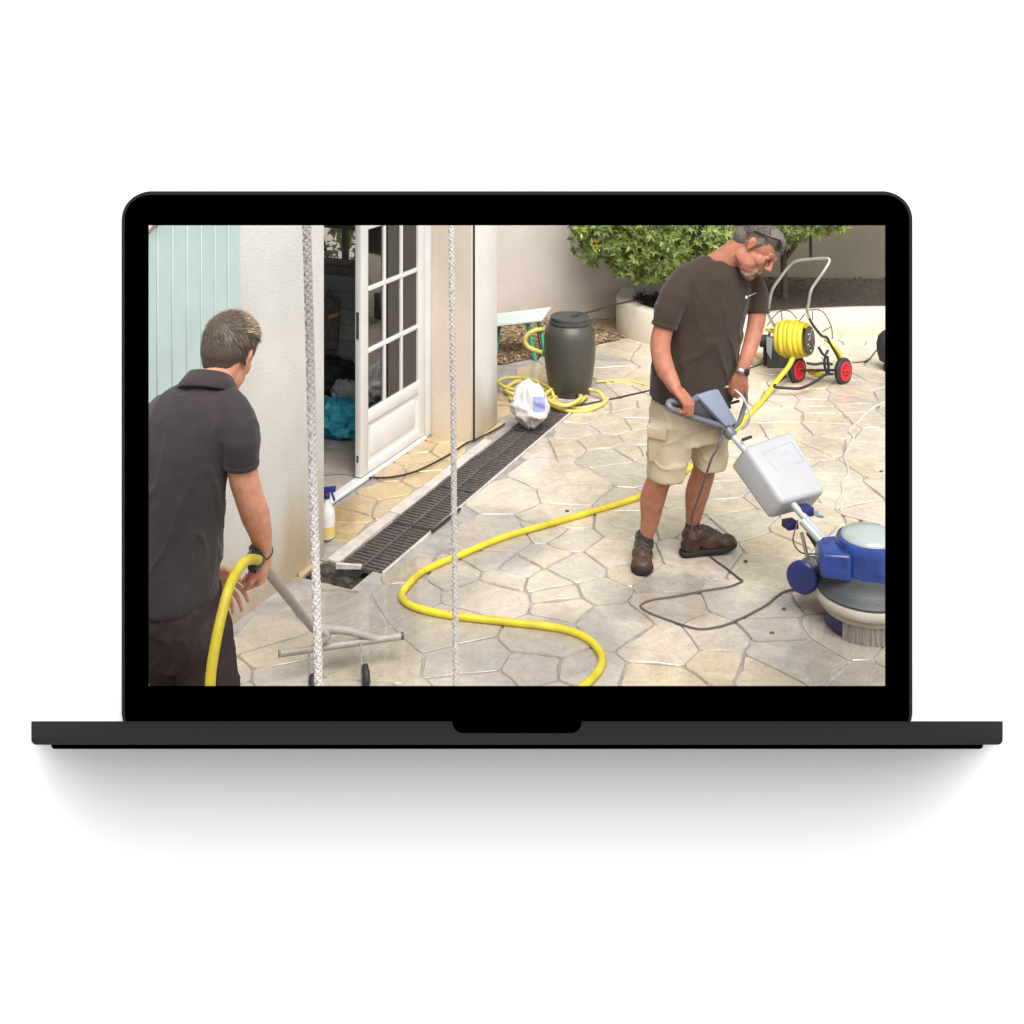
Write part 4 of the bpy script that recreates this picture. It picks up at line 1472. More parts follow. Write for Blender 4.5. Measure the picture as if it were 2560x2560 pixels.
# ---------------------------------------------------------------- hose cart
def Z8(x, y, Y): return P(*z8(x, y), Y)
hc = thing('hose_cart', 'hose reel cart with red wheels and a wound yellow hose', 'hose cart', G(2050, 958))
bm = BM()
tube(bm, catmull([Z8(420, 1060, 8.75), Z8(350, 950, 8.75), Z8(325, 860, 8.75), Z8(345, 700, 8.75), Z8(385, 550, 8.75), Z8(480, 410, 8.75), Z8(600, 250, 8.75), Z8(690, 178, 8.72), Z8(850, 152, 8.68), Z8(1090, 138, 8.62), Z8(1145, 160, 8.6), Z8(1130, 215, 8.58), Z8(1050, 340, 8.56), Z8(930, 510, 8.55), Z8(890, 600, 8.54), Z8(865, 740, 8.53), Z8(850, 850, 8.52), Z8(875, 940, 8.52)], 5), .012, seg=10)
obj('handle', bm, M['chrome'], hc)
bm = BM()
for pts in ([(875, 940, 8.52), (930, 1040, 8.52), (1040, 1175, 8.52), (1110, 1200, 8.52), (1160, 1290, 8.54), (1260, 1470, 8.57), (1310, 1640, 8.58)],
            [(420, 1060, 8.75), (480, 1150, 8.75), (560, 1330, 8.72), (700, 1620, 8.66)],
            [(700, 1630, 8.66), (820, 1640, 8.64), (1060, 1640, 8.62), (1310, 1640, 8.58)],
            [(560, 1720, 8.6), (420, 1830, 8.35), (420, 1865, 8.3), (560, 1880, 8.3), (740, 1885, 8.3), (880, 1835, 8.36), (1000, 1765, 8.45), (1090, 1700, 8.52), (1190, 1690, 8.56)],
            [(1000, 1330, 8.5), (1075, 1440, 8.5), (1130, 1370, 8.52)],
            [(1090, 1440, 8.5), (1080, 1560, 8.5), (1110, 1680, 8.52)], [(1120, 1450, 8.52), (1130, 1560, 8.52), (1140, 1690, 8.54)],
            [(840, 1545, 8.5), (960, 1560, 8.5), (1060, 1545, 8.5), (1180, 1560, 8.55)]):
    tube(bm, catmull([Z8(*p) for p in pts], 4), .0105, seg=8)
obj('stand', bm, M['rubber'], hc)
bm = BM()
for pts in ([(880, 835, 8.6), (1000, 830, 8.6), (1080, 880, 8.58), (1150, 1000, 8.55), (1180, 1100, 8.55), (1185, 1220, 8.55)], [(1050, 1125, 8.55), (1160, 1060, 8.55)], [(310, 1040, 8.8), (400, 920, 8.8), (480, 850, 8.8), (570, 835, 8.8), (640, 870, 8.75), (710, 950, 8.7)], [(500, 850, 8.8), (510, 970, 8.75)], [(740, 980, 8.6), (820, 880, 8.6)], [(920, 850, 8.6), (922, 960, 8.55)]):
    tube(bm, catmull([Z8(*p) for p in pts], 5), .004, seg=6)
obj('spoke_guard', bm, M['rubber'], hc)
ax = V(.80, -.52, .08).normalized()
x_, y_, _ = frame_of(ax)
ca, cb = Z8(520, 1215, 8.72), Z8(845, 1235, 8.58)
axd = (cb - ca)
bm = BM()
for k, (f, r_) in enumerate(((-.02, .110), (.17, .124), (.36, .118), (.55, .126), (.74, .116), (.92, .108), (.28, .100), (.62, .100))):
    c = ca + axd * f
    pts = [c + (x_ * cos(t * 2 * pi / 26) + y_ * sin(t * 2 * pi / 26)) * (r_ + .004 * sin(t)) + axd * .16 * (t / 26 - .5) for t in range(27)]
    tube(bm, pts, .0225, seg=10)
tube(bm, catmull([Z8(300, 1095, 8.85), Z8(360, 1115, 8.8), Z8(430, 1140, 8.75)], 4), .013, seg=8)
tube(bm, catmull([Z8(1080, 1210, 8.62), Z8(1180, 1290, 8.6), Z8(1260, 1390, 8.6), Z8(1295, 1450, 8.6), Z8(1300, 1500, 8.62)], 5), .016, seg=8)
obj('wound_hose', bm, M['yellow'], hc)
bm = BM()
ce = Z8(900, 1240, 8.53)
lathe(bm, ce - ax * .02, ax, [(.04, 0), (.104, .002), (.108, .012), (.10, .018), (.05, .02), (.045, .034), (.0, .036)], seg=30)
lathe(bm, ca - axd * .12, ax, [(.108, 0), (.108, .012)], seg=26)
obj('drum', bm, M['dark_plastic'], hc)
bm = BM()
for k in range(12):
    t = 2 * pi * k / 12 + .2
    lathe(bm, ce + (x_ * cos(t) + y_ * sin(t)) * (.075 if k % 2 else .05) - ax * .001, ax, [(.006, 0), (.006, .004)], seg=6)
tag(obj('studs', bm, M['mark'], hc), kind='stuff')
wax = V(.66, -.74, .06).normalized()
for cx, cy, Yw in ((1330, 1650, 8.6), (712, 1632, 8.64)):
    c = Z8(cx, cy, Yw)
    bm = BM()
    lathe(bm, c - wax * .022, wax, [(.070, 0), (.094, .002), (.102, .010), (.102, .034), (.094, .042), (.072, .044)], seg=32, caps=False)
    lathe(bm, c - wax * .018, wax, [(.071, 0), (.071, .036)], seg=32, caps=True)
    wo_ = obj('wheel', bm, M['rubber'], hc)
    bm = BM()
    lathe(bm, c + wax * .019, wax, [(.074, 0), (.074, .006), (.058, .010), (.05, .004), (.024, .004), (.02, .014), (.0, .015)], seg=32)
    lathe(bm, c - wax * .025, wax, [(.072, 0), (.07, .004)], seg=32)
    xx, yy, _ = frame_of(wax)
    for k in range(10):
        t = 2 * pi * k / 10
        d = xx * cos(t) + yy * sin(t); e = yy * cos(t) - xx * sin(t)
        obox(bm, c + wax * .026 + d * .038, d * .018, e * .003, wax * .004)
    obj('rim', bm, M['red'], wo_)
    bm = BM(); lathe(bm, c + wax * .033, wax, [(.008, 0), (.008, .006), (.004, .008)], seg=10)
    obj('hub_cap', bm, M['rubber'], wo_)
bm = BM(); tube(bm, [Z8(880, 1640, 8.7), Z8(960, 1690, 8.66), Z8(1060, 1710, 8.6)], .024, seg=12)
obj('hose_end', bm, M['yellow'], hc)

# crate, wood offcuts and black canister beside the cart
cr = thing('jerrycan', 'dark green plastic can standing behind the yellow hose reel', 'can', G(1945, 928))
Yq = 8.98
bm = BM()
hexa(bm, [P(1918, 925, Yq), P(1974, 921, Yq), P(1974, 915, Yq + .14), P(1922, 918, Yq + .14), P(1914, 838, Yq), P(1972, 846, Yq), P(1972, 846, Yq + .14), P(1916, 840, Yq + .14)])
bevel(bm, .014, 3)
obj('body', bm, M['crate'], cr)
bm = BM(); tube(bm, [P(1922, 842, Yq + .07), P(1926, 824, Yq + .07), P(1950, 828, Yq + .07), P(1960, 846, Yq + .07)], .012, seg=8)
obj('grip', bm, M['crate'], cr)
bm = BM(); hexa(bm, [P(1917, 880, Yq - .02), P(1928, 900, Yq - .02), P(1928, 900, Yq), P(1917, 880, Yq), P(1916, 842, Yq - .02), P(1932, 846, Yq - .02), P(1932, 846, Yq), P(1916, 842, Yq)])
obj('strip', bm, M['tank'], cr, smooth=False)
pu = thing('motor', 'small black electric motor behind the man and beside the green can', 'motor', P(1908, 862, 9.05) * V(1, 1, 0).normalized().length if False else V(P(1908, 862, 9.05).x, 9.05, 0))
bm = BM(); lathe(bm, P(1898, 852, 9.05), V(1, -.1, 0), [(.03, 0), (.05, .005), (.05, .07), (.03, .08)], seg=16)
lathe(bm, P(1900, 852, 9.05) + V(.04, 0, -.3), V(0, 0, 1), [(.05, 0), (.04, .02), (.015, .03), (.015, .26)], seg=12)
obj('housing', bm, M['rubber'], pu)
bm = BM(); lathe(bm, P(1896, 852, 9.02), V(-.2, -1, 0), [(.012, .02), (.012, .05)], seg=10)
obj('shaft', bm, M['steel'], pu)
for (x0, y0_, x1, y1_, lab) in ((1884, 914, 1918, 906, 'short pale timber offcut lying nearest the green can'), (1890, 896, 1918, 892, 'short timber offcut lying behind the other by the green can')):
    a, b = G(x0, y0_), G(x1, y1_)
    bm = BM()
    d = (b - a); e = V(-d.y, d.x, 0).normalized() * .025
    obox(bm, (a + b) / 2 + V(0, 0, .022), d / 2, e, V(0, 0, .02)); bevel(bm, .004, 1)
    tag(obj('timber_offcut', bm, M['wood']), lab, 'timber')
vc = thing('canister', 'round black canister on a castor at the right edge of the view', 'canister', G(2222, 915))
c = V(P(2226, 915, 8.95).x, 8.95, 0)
bm = BM(); lathe(bm, c + V(0, 0, .055), (0, 0, 1), [(.05, 0), (.085, .02), (.105, .09), (.108, .15), (.095, .21), (.06, .25), (.0, .26)], seg=30)
obj('body', bm, M['rubber'], vc)
for q in (V(-.055, -.04, 0), V(.06, -.03, 0), V(0, .07, 0)):
    bm = BM(); lathe(bm, c + q + V(-.012, 0, .03), (1, 0, 0), [(.018, 0), (.028, .004), (.028, .02), (.018, .024)], seg=16)
    obox(bm, c + q + V(0, 0, .062), (.004, 0, 0), (0, .01, 0), (0, 0, .02))
    obj('castor', bm, M['rubber'], vc)

# ---------------------------------------------------------------- shrub in the bed
su = thing('shrub', 'big rounded glossy green shrub overhanging the soil bed behind the man', 'shrub', V(1.9, 10.25, .2))
bm = BM()
for pts, r_ in (([(2.52, 10.35, .1), (2.50, 10.3, .55), (2.45, 10.25, 1.0), (2.2, 10.2, 1.5)], [.034, .030, .026, .02]), ([(1.75, 10.25, .1), (1.7, 10.2, .6), (1.5, 10.1, 1.1)], [.06, .05, .03]), ([(2.5, 10.3, .6), (2.75, 10.2, 1.0), (2.85, 10.1, 1.3)], [.025, .02, .012]), ([(2.75, 10.3, .62), (2.72, 10.25, .9), (2.6, 10.2, 1.2)], [.016, .014, .01]), ([(1.7, 10.2, .6), (1.2, 10.0, .9), (.9, 9.95, 1.2)], [.03, .025, .015])):
    tube(bm, catmull([Vector(p) for p in pts], 5), r_, seg=9)
obj('trunk', bm, M['bark'], su)
rl = random.Random(21)
lobes = [((1.25, 10.0, 1.30), (.70, .50, .62)), ((1.60, 9.9, 1.0), (.62, .48, .52)), ((.95, 9.98, 1.05), (.42, .42, .48)), ((2.0, 10.0, 1.5), (.65, .5, .6)), ((2.65, 10.05, 1.42), (.55, .45, .46)), ((1.35, 9.95, .78), (.38, .36, .28)), ((1.9, 9.95, .85), (.42, .38, .34)), ((3.0, 10.1, 1.40), (.32, .3, .40)), ((2.75, 10.0, 1.15), (.34, .3, .26)), ((2.45, 10.0, 1.08), (.34, .28, .26)), ((1.15, 9.9, .75), (.30, .3, .25))]
fol, front = BM(), []
def rosette(c, d, big):
    out = []
    d = d.normalized()
    x1, y1, _ = frame_of(d)
    k = rl.randint(7, 10)
    a0 = rl.random() * 6
    for i in range(k):
        a = a0 + 2 * pi * i / k + rl.uniform(-.2, .2)
        el = rl.uniform(.15, 1.0)
        dd = (x1 * cos(a) + y1 * sin(a)) * cos(el) + d * sin(el)
        out.append((c, dd, d, rl.uniform(.040, .074) * big, rl.uniform(.0085, .0135) * big))
    return out
ros = []
for c, r_ in lobes:
    n = int(640 * r_[0] * r_[2] / .25)
    for i in range(n):
        d = V(rl.gauss(0, 1), rl.gauss(0, 1), rl.gauss(0, 1)).normalized()
        if d.y > .6: continue
        k = rl.uniform(.72, 1.06) if rl.random() < .8 else rl.uniform(.4, .8)
        p = Vector(c) + V(d.x * r_[0], d.y * r_[1], d.z * r_[2]) * k * (1 + .14 * noise.noise(V(d.x * 3, d.y * 3, d.z * 3) + Vector(c)))
        if p.z < .42 + .25 * max(0, (p.x - 1.9)): continue
        ros.append((p, (d + V(0, -.35, .25)).normalized()))
for p, d in ros:
    for lf in rosette(p, d, rl.uniform(.9, 1.25)):
        add_leaf(fol, lf[0], lf[1], lf[2], lf[3], lf[4], .18)
tag(obj('foliage', fol, M['leaf'], su, smooth=False, recalc=False), kind='stuff')
# the leaves nearest the viewer, one by one
lm = []
for k in range(5):
    b = BM(); add_leaf(b, V(0, 0, 0), V(0, 0, 1), V(0, -1, 0),   .054 + .006 * k, .0105 + .0008 * k, .12 + .06 * k)
    me = bpy.data.meshes.new('leaf'); b.to_mesh(me); b.free(); me.materials.append(M['leaf_one'])
    lm.append(me)
lp = bpy.data.meshes.new('leaf'); b = BM(); add_leaf(b, V(0, 0, 0), V(0, 0, 1), V(0, -1, 0), .10, .017, .15); b.to_mesh(lp); b.free(); lp.materials.append(M['leaf_pale'])
fr_ = [q for q in ros if q[1].y < -.35 and .5 < q[0].x < 2.9 and q[0].z < 1.5]
rl.shuffle(fr_)
cnt = 0
base = wloc(su)
def put_leaf(me, p, d, nrm, sc):
    o = bpy.data.objects.new('leaf', me)
    col_link(o); o.parent = su
    z = d.normalized(); y = (nrm - z * nrm.dot(z))
    y = y.normalized() if y.length > 1e-3 else z.orthogonal()
    x = y.cross(z)
    R = Matrix((x, -y * -1, z)).transposed().to_4x4()
    o.matrix_local = Matrix.Translation(p - base) @ R @ Matrix.Scale(sc, 4)
for p, d in fr_:
    if cnt > 270: break
    for lf in rosette(p + d * .03, d, 1.0)[:7]:
        put_leaf(rl.choice(lm), lf[0], lf[1], -d, rl.uniform(.8, 1.15)); cnt += 1
for c0 in (P(1490, 615, 9.45), P(1452, 575, 9.5)):
    for lf in rosette(c0, V(-.2, -1, .3), 1.0) + rosette(c0 + V(.03, 0, .02), V(.2, -1, .1), 1.0)[:5]:
        put_leaf(lp, lf[0] + V(rl.uniform(-.03, .03), rl.uniform(-.03, .03), rl.uniform(-.03, .03)), lf[1] + V(0, -.5, .3), V(0, 1, 0), rl.uniform(.35, .7))

# ---------------------------------------------------------------- floor scrubber
zc = lambda x, y: (1780 + x / 3.864, 1230 + y / 3.864)
mc = V(1.608, 5.10, 0)
fs = thing('floor_scrubber', 'single disc floor scrubber with royal blue motor housing and milky white tank', 'floor scrubber', mc)
bm = BM(); lathe(bm, mc, (0, 0, 1), [(.172, .002), (.178, .010), (.178, .088), (.150, .095)], seg=44)
br = obj('brush_block', bm, M['blue_dark'], fs)
bm = BM()
rb = random.Random(4)
for k in range(330):
    a = -pi / 2 - .22 + (k / 330 - .5) * 1.25
    d = V(cos(a), sin(a), 0); e = V(-d.y, d.x, 0)
    r0 = .178 + rb.uniform(0, .006)
    p = mc + d * r0
    tube(bm, [p + V(0, 0, .088), p + d * rb.uniform(.0, .012) + e * rb.uniform(-.006, .006) + V(0, 0, .002)], [.0016, .0011], seg=4, caps=False)
tag(obj('bristles', bm, M['bristle'], br, smooth=False), kind='stuff')
bm = BM()
lathe(bm, mc, (0, 0, 1), [(.16, .080), (.190, .082), (.195, .088), (.195, .102), (.191, .106), (.200, .108), (.214, .114), (.221, .126), (.223, .145), (.217, .160), (.20, .166)], seg=56)
obj('bumper_ring', bm, M['bumper'], fs)
bm = BM()
lathe(bm, mc, (0, 0, 1), [(.20, .158), (.214, .163), (.216, .174), (.210, .180), (.205, .186), (.20, .196), (.186, .212), (.172, .230), (.166, .252), (.16, .27)], seg=56)
obj('gear_cover', bm, M['cover'], fs)
bm = BM()
mh = mc + V(.02, 0, 0)
lathe(bm, mh, (0, 0, 1), [(.152, .228), (.160, .234), (.160, .27), (.156, .34), (.151, .380), (.143, .398), (.128, .404)], seg=56)
obj('motor_housing', bm, M['blue'], fs)
# squared shoulder of the housing on the handle side
tl = (V(1.04, 5.6, 0) - V(1.444, 5.15, 0)).normalized()        # heading of the handle, machine to man
sd_ = V(tl.y, -tl.x, 0)                                       # sideways
if sd_.x < 0: sd_ = -sd_
q = mc + V(-.155, -.01, 0)
bm = BM()
a_, b_ = V(-1, .12, 0).normalized(), V(.12, 1, 0).normalized()
hexa(bm, [q - a_ * .07 - b_ * .115 + V(0, 0, .25), q + a_ * .065 - b_ * .10 + V(0, 0, .262), q + a_ * .065 + b_ * .10 + V(0, 0, .262), q - a_ * .07 + b_ * .115 + V(0, 0, .25),
          q - a_ * .07 - b_ * .108 + V(0, 0, .372), q + a_ * .058 - b_ * .09 + V(0, 0, .366), q + a_ * .058 + b_ * .09 + V(0, 0, .366), q - a_ * .07 + b_ * .108 + V(0, 0, .372)])
bevel(bm, .016, 3)
obj('housing_shoulder', bm, M['blue'], fs)
bm = BM()
lathe(bm, mh, (0, 0, 1), [(.128, .398), (.127, .406), (.118, .418), (.095, .430), (.06, .437), (.03, .440), (.0, .441)], seg=48)
obj('clear_cap', bm, M['cap'], fs)
# wheels and their bracket
wx = V(-.52, -.84, .12).normalized()
for c, nm in ((P(2006, 1443, 5.16), 'wheel'), (P(2035, 1430, 5.42), 'wheel')):
    bm = BM()
    lathe(bm, c - wx * .02, wx, [(.060, 0), (.070, .004), (.073, .012), (.073, .028), (.066, .036), (.03, .040), (.0, .041)], seg=36)
    wh = obj(nm, bm, M['blue_dark'], fs)
    bm = BM(); lathe(bm, c - wx * .034, wx, [(.05, 0), (.062, .004), (.062, .016)], seg=30)
    obj('hub', bm, M['steel'], wh)
jt = P(2062, 1352, 5.15)
bm = BM()
obox(bm, P(2030, 1428, 5.2), V(.028, .01, 0), V(-.01, .05, 0), V(0, 0, .045)); bevel(bm, .008, 2)
tube(bm, [P(2016, 1420, 5.17), P(2030, 1440, 5.40)], .012, seg=10)
obj('axle_bracket', bm, M['steel'], fs)
hl, hu = P(2074, 1365, 5.16), P(1812, 1068, 5.56)
bm = BM(); tube(bm, [hl, hl.lerp(hu, .5), hu], .017, seg=14)
obj('handle_tube', bm, M['tank'], fs)
bm = BM()
k0 = hl.lerp(hu, .255)
tube(bm, [P(2006, 1302, 5.23), P(2052, 1352, 5.16)], .021, seg=12)
tube(bm, [P(2018, 1293, 5.26), P(2075, 1352, 5.20)], .009, seg=8)
obj('pivot_sleeve', bm, M['cap'], fs)
bm = BM(); tube(bm, [P(2004, 1332, 5.2), P(2020, 1400, 5.18)], .009, seg=10)
obj('stay_rod', bm, M['steel'], fs)
bm = BM(); tube(bm, [P(2020, 1330, 5.24), P(2046, 1370, 5.2)], .013, seg=10)
obj('damper', bm, M['dark_plastic'], fs)
# tank: tapered box on the handle
T1, T2, T3, T4 = P(1862, 1114, 5.46), P(1980, 1074, 5.66), P(2068, 1226, 5.36), P(1957, 1256, 5.23)
an = V(.361, -.482, .795).normalized()
d1_, d2_ = -an * .165, -an * .145
bm = BM()
hexa(bm, [T1, T2, T3, T4, T1 + d1_, T2 + d1_, T3 + d2_, T4 + d2_])
bevel(bm, .026, 5)
tk = obj('tank', bm, M['tank'], fs, angle=60)
# moulded label field on the tank's face, with its two lines of raised marks
def onface(u_, v_, h=0.0):
    return T1.lerp(T2, u_).lerp(T4.lerp(T3, u_), v_) + an * h
bm = BM()
fp = [onface(.22, .20, .001), onface(.86, .17, .001), onface(.88, .50, .001), onface(.26, .53, .001)]
tube(bm, fp, .0022, seg=6, closed=True)
for (u0, u1, v0) in ((.36, .74, .30), (.50, .66, .36)):
    n = 7
    for i in range(n):
        ua, ub = u0 + (u1 - u0) * i / n, u0 + (u1 - u0) * (i + .6) / n
        tube(bm, [onface(ua, v0 - .03 * (ua - u0), .001), onface(ub, v0 + .025 - .03 * (ua - u0), .001)], .002, seg=5)
tag(obj('embossing', bm, M['tank'], tk), kind='stuff')
bm = BM()
ctr = P(2012, 1276, 5.29)
obox(bm, ctr, V(.03, .012, 0), V(-.012, .03, .0), V(0, 0, .022)); bevel(bm, .008, 2)
obj('tank_outlet', bm, M['blue_dark'], fs)
bm = BM(); obox(bm, P(1975, 1310, 5.33), V(.028, .01, 0), V(-.01, .028, .0), V(0, 0, .018)); bevel(bm, .005, 2)
obj('valve_box', bm, M['blue_dark'], fs)
bm = BM(); tube(bm, catmull([P(1995, 1300, 5.22), P(1985, 1335, 5.2), P(1983, 1352, 5.2), P(1992, 1372, 5.2), P(2010, 1384, 5.2), P(2040, 1385, 5.15)], 6), .0035, seg=7)
obj('water_pipe', bm, M['cord'], fs)
bm = BM(); tube(bm, [P(2055, 1288, 5.32), P(2040, 1284, 5.3)], .014, seg=10); obj('tap', bm, M['cap'], fs)
bm = BM(); tube(bm, [P(1856, 1100, 5.47), P(1878, 1092, 5.5)], .008, seg=8); obj('clip', bm, M['rubber'], fs)
# control head with closed loop handles
zb = lambda x, y: (1590 + x / 4.83, 900 + y / 4.83)
def ZB(x, y, Y): return P(*zb(x, y), Y)
A_ = [ZB(745, 432, 5.38), ZB(1000, 345, 5.52), ZB(1235, 765, 5.58), ZB(1092, 806, 5.5)]
nrm_ = (A_[1] - A_[0]).cross(A_[3] - A_[0]).normalized()
if nrm_.y > 0: nrm_ = -nrm_
bm = BM(); hexa(bm, A_ + [p - nrm_ * .035 for p in A_]); bevel(bm, .008, 2)
obj('control_plate', bm, M['head_plate'], fs)
B2 = [ZB(742, 440, 5.40), ZB(1090, 806, 5.52), ZB(1050, 830, 5.53), ZB(640, 650, 5.38)]
bm = BM(); hexa(bm, [p + V(0, .012, 0) for p in B2] + [p + V(0, .03, -.01) for p in B2]); bevel(bm, .004, 1)
obj('shroud', bm, M['loop'], fs)
bm = BM()
tube(bm, catmull([ZB(1080, 850, 5.54), ZB(1000, 790, 5.5), ZB(800, 730, 5.42), ZB(600, 665, 5.36), ZB(450, 600, 5.31), ZB(395, 555, 5.31), ZB(410, 505, 5.33), ZB(500, 500, 5.34), ZB(640, 500, 5.36), ZB(760, 440, 5.42)], 6), .0155, seg=12)
tube(bm, catmull([ZB(1120, 850, 5.57), ZB(1240, 760, 5.62), ZB(1290, 620, 5.65), ZB(1325, 500, 5.66), ZB(1310, 380, 5.66), ZB(1220, 330, 5.62), ZB(1100, 340, 5.58), ZB(1010, 380, 5.54)], 6), .012, seg=12)
obj('loop_handle', bm, M['loop'], fs)
bm = BM(); tube(bm, [ZB(1095, 535, 5.56), ZB(1245, 495, 5.58)], .007, seg=8); tube(bm, [ZB(1060, 470, 5.56), ZB(1130, 575, 5.57)], .011, seg=8)
obj('trigger_lever', bm, M['rubber'], fs)
bm = BM(); lathe(bm, hu + (hl - hu).normalized() * .0, (hl - hu), [(.026, -.02), (.03, 0), (.030, .05), (.024, .06)], seg=18)
obj('collar', bm, M['loop'], fs)
# power cord of the scrubber
zs7 = lambda x, y: (1500 + x / 3.864, 1080 + y / 3.864)
def Z7(x, y, Y): return P(*zs7(x, y), Y)
cpts = [ZB(1050, 330, 5.55), ZB(1130, 325, 5.53), ZB(1220, 380, 5.5), ZB(1300, 470, 5.48), ZB(1355, 600, 5.48), ZB(1375, 700, 5.48), ZB(1330, 790, 5.5), ZB(1270, 835, 5.52)]
bm = BM(); tube(bm, catmull(cpts, 6), .0055, seg=8)
obj('cord_loop', bm, M['cord_pale'], fs)
cp2 = [ZB(1030, 850, 5.5), ZB(1030, 930, 5.42), Z7(1165, 60, 5.36), Z7(1130, 170, 5.34), Z7(1080, 250, 5.34), Z7(1040, 370, 5.35), Z7(1000, 490, 5.37), Z7(950, 640, 5.4), Z7(905, 760, 5.43), Z7(885, 860, 5.47), Z7(890, 950, 5.52)]
gr = [(950, 1080), (1020, 1170), (1100, 1245), (1220, 1330), (1340, 1425), (1375, 1452), (1330, 1480), (1250, 1510), (1100, 1535), (950, 1560), (800, 1590), (650, 1615), (500, 1640), (405, 1680), (400, 1715), (480, 1765), (600, 1812), (760, 1868), (900, 1910), (1010, 1920), (1180, 1890), (1330, 1835), (1480, 1760), (1620, 1680), (1700, 1610), (1790, 1555), (1930, 1520), (2010, 1500)]
bm = BM(); tube(bm, catmull(cp2 + [Z7(915, 1020, 5.56)] + lift([G(*zs7(*p)) for p in gr], .007), 6), .0058, seg=8)
tag(obj('grey_cable', bm, M['cord']), 'grey power cable looping from the scrubber handle over the wet paving', 'cable')

# ---------------------------------------------------------------- wand with crossbar and wheels
z4 = lambda x, y: (690 + x / 5.52, 1480 + y / 5.52)
wd = thing('cleaning_wand', 'grey metal cleaning wand with forked crossbar on two black wheels', 'wand', G(860, 1700))
JN = P(799, 1571, 4.70)
bl, br_ = P(701, 1634, 4.65), P(1004, 1590, 4.79)
hand_p = P(640, 1402, 3.88)
bm = BM(); tube(bm, [P(630, 1386, 3.80), P(662, 1420, 3.93), JN + V(-.02, -.04, .02), JN], [.017, .017, .016, .017], seg=14)
obj('lance', bm, M['tube'], wd)
bm = BM()
tube(bm, catmull([JN, bl.lerp(br_, .32) + V(.03, .0, .05), bl.lerp(br_, .26)], 4), [.018, .016], seg=12)
tube(bm, catmull([JN, JN.lerp(bl.lerp(br_, .80), .5) + V(0, 0, .012), bl.lerp(br_, .80)], 4), [.018, .015], seg=12)
obj('fork', bm, M['tube'], wd)
bm = BM(); tube(bm, [bl, br_], .0145, seg=14)
bx = (br_ - bl).normalized()
obj('crossbar', bm, M['tube'], wd)
for e, s_ in ((bl, -1), (br_, 1)):
    bm = BM(); tube(bm, [e - bx * .004, e + bx * s_ * .008], .0153, seg=14); obj('end_cap', bm, M['dark_plastic'], wd)
for (x, y, Yw, top) in ((914, 1690, 4.60, (902, 1604)), (782, 1712, 4.53, (772, 1630))):
    c = P(x, y, Yw); c.z = .05
    bm = BM()
    ax2 = V(.97, .22, 0).normalized()
    lathe(bm, c - ax2 * .014, ax2, [(.03, 0), (.044, .002), (.05, .008), (.05, .020), (.044, .026), (.03, .028)], seg=30)
    wq = obj('wheel', bm, M['rubber'], wd)
    bm = BM(); lathe(bm, c - ax2 * .0165, ax2, [(.028, 0), (.028, .033)], seg=20); obj('hub', bm, M['dark_plastic'], wq)
    bm = BM(); tp = P(*top, 4.70 if x > 800 else 4.66); tube(bm, [tp, V(c.x, c.y, .05) - ax2 * .016], .0045, seg=8)
    obj('axle_rod', bm, M['steel'], wd)
bm = BM()
z5 = lambda x, y: (360 + x / 3.864, 1230 + y / 3.864)
na, nb_ = P(638, 1375, 3.86), P(626, 1420, 3.78)
tube(bm, [P(633, 1368, 3.84), P(643, 1392, 3.80)], [.016, .021], seg=12)
tube(bm, [P(630, 1424, 3.77), P(645, 1402, 3.80), P(652, 1396, 3.86)], [.018, .022, .018], seg=14)
obj('grip', bm, M['dark_plastic'], wd)
hpts = [P(645, 1400, 3.78), P(634, 1398, 3.73), P(620, 1400, 3.68), P(606, 1410, 3.64), P(592, 1428, 3.60), P(578, 1456, 3.55), P(566, 1490, 3.51), P(556, 1530, 3.48), P(545, 1578, 3.45), P(536, 1625, 3.43), P(529, 1670, 3.42), P(525, 1717, 3.41), P(522, 1790, 3.40), P(524, 1920, 3.38), P(560, 2080, 3.34)]
e_ = hpts[-1]
hpts += [V(e_.x + .15, 3.36, .06), V(e_.x + .45, 3.3, HR), V(-.1, 3.45, HR), V(.1, 3.75, HR)]
bm = BM(); tube(bm, catmull(hpts, 6), .0165, seg=14)
tag(obj('supply_hose', bm, M['yellow']), 'bright yellow hose curving down from the wand in the fair-haired man\'s hand', 'hose')

# ================================================================ PEOPLE
def limb(bm, pts, k=3, seg=16):
    """smooth tapered limb through (point, radius)"""
    P_ = catmull([p for p, r in pts], k)
    n = len(pts)
    R_ = []
    for i in range(len(P_)):
        t = i / k
        a = int(min(n - 2, t)); f = t - a
        R_.append(pts[a][1] * (1 - f) + pts[a + 1][1] * f)
    tube(bm, P_, R_, seg=seg)
    ball(bm, P_[0], R_[0], seg=seg, rings=9)
    ball(bm, P_[-1], R_[-1], seg=seg, rings=9)

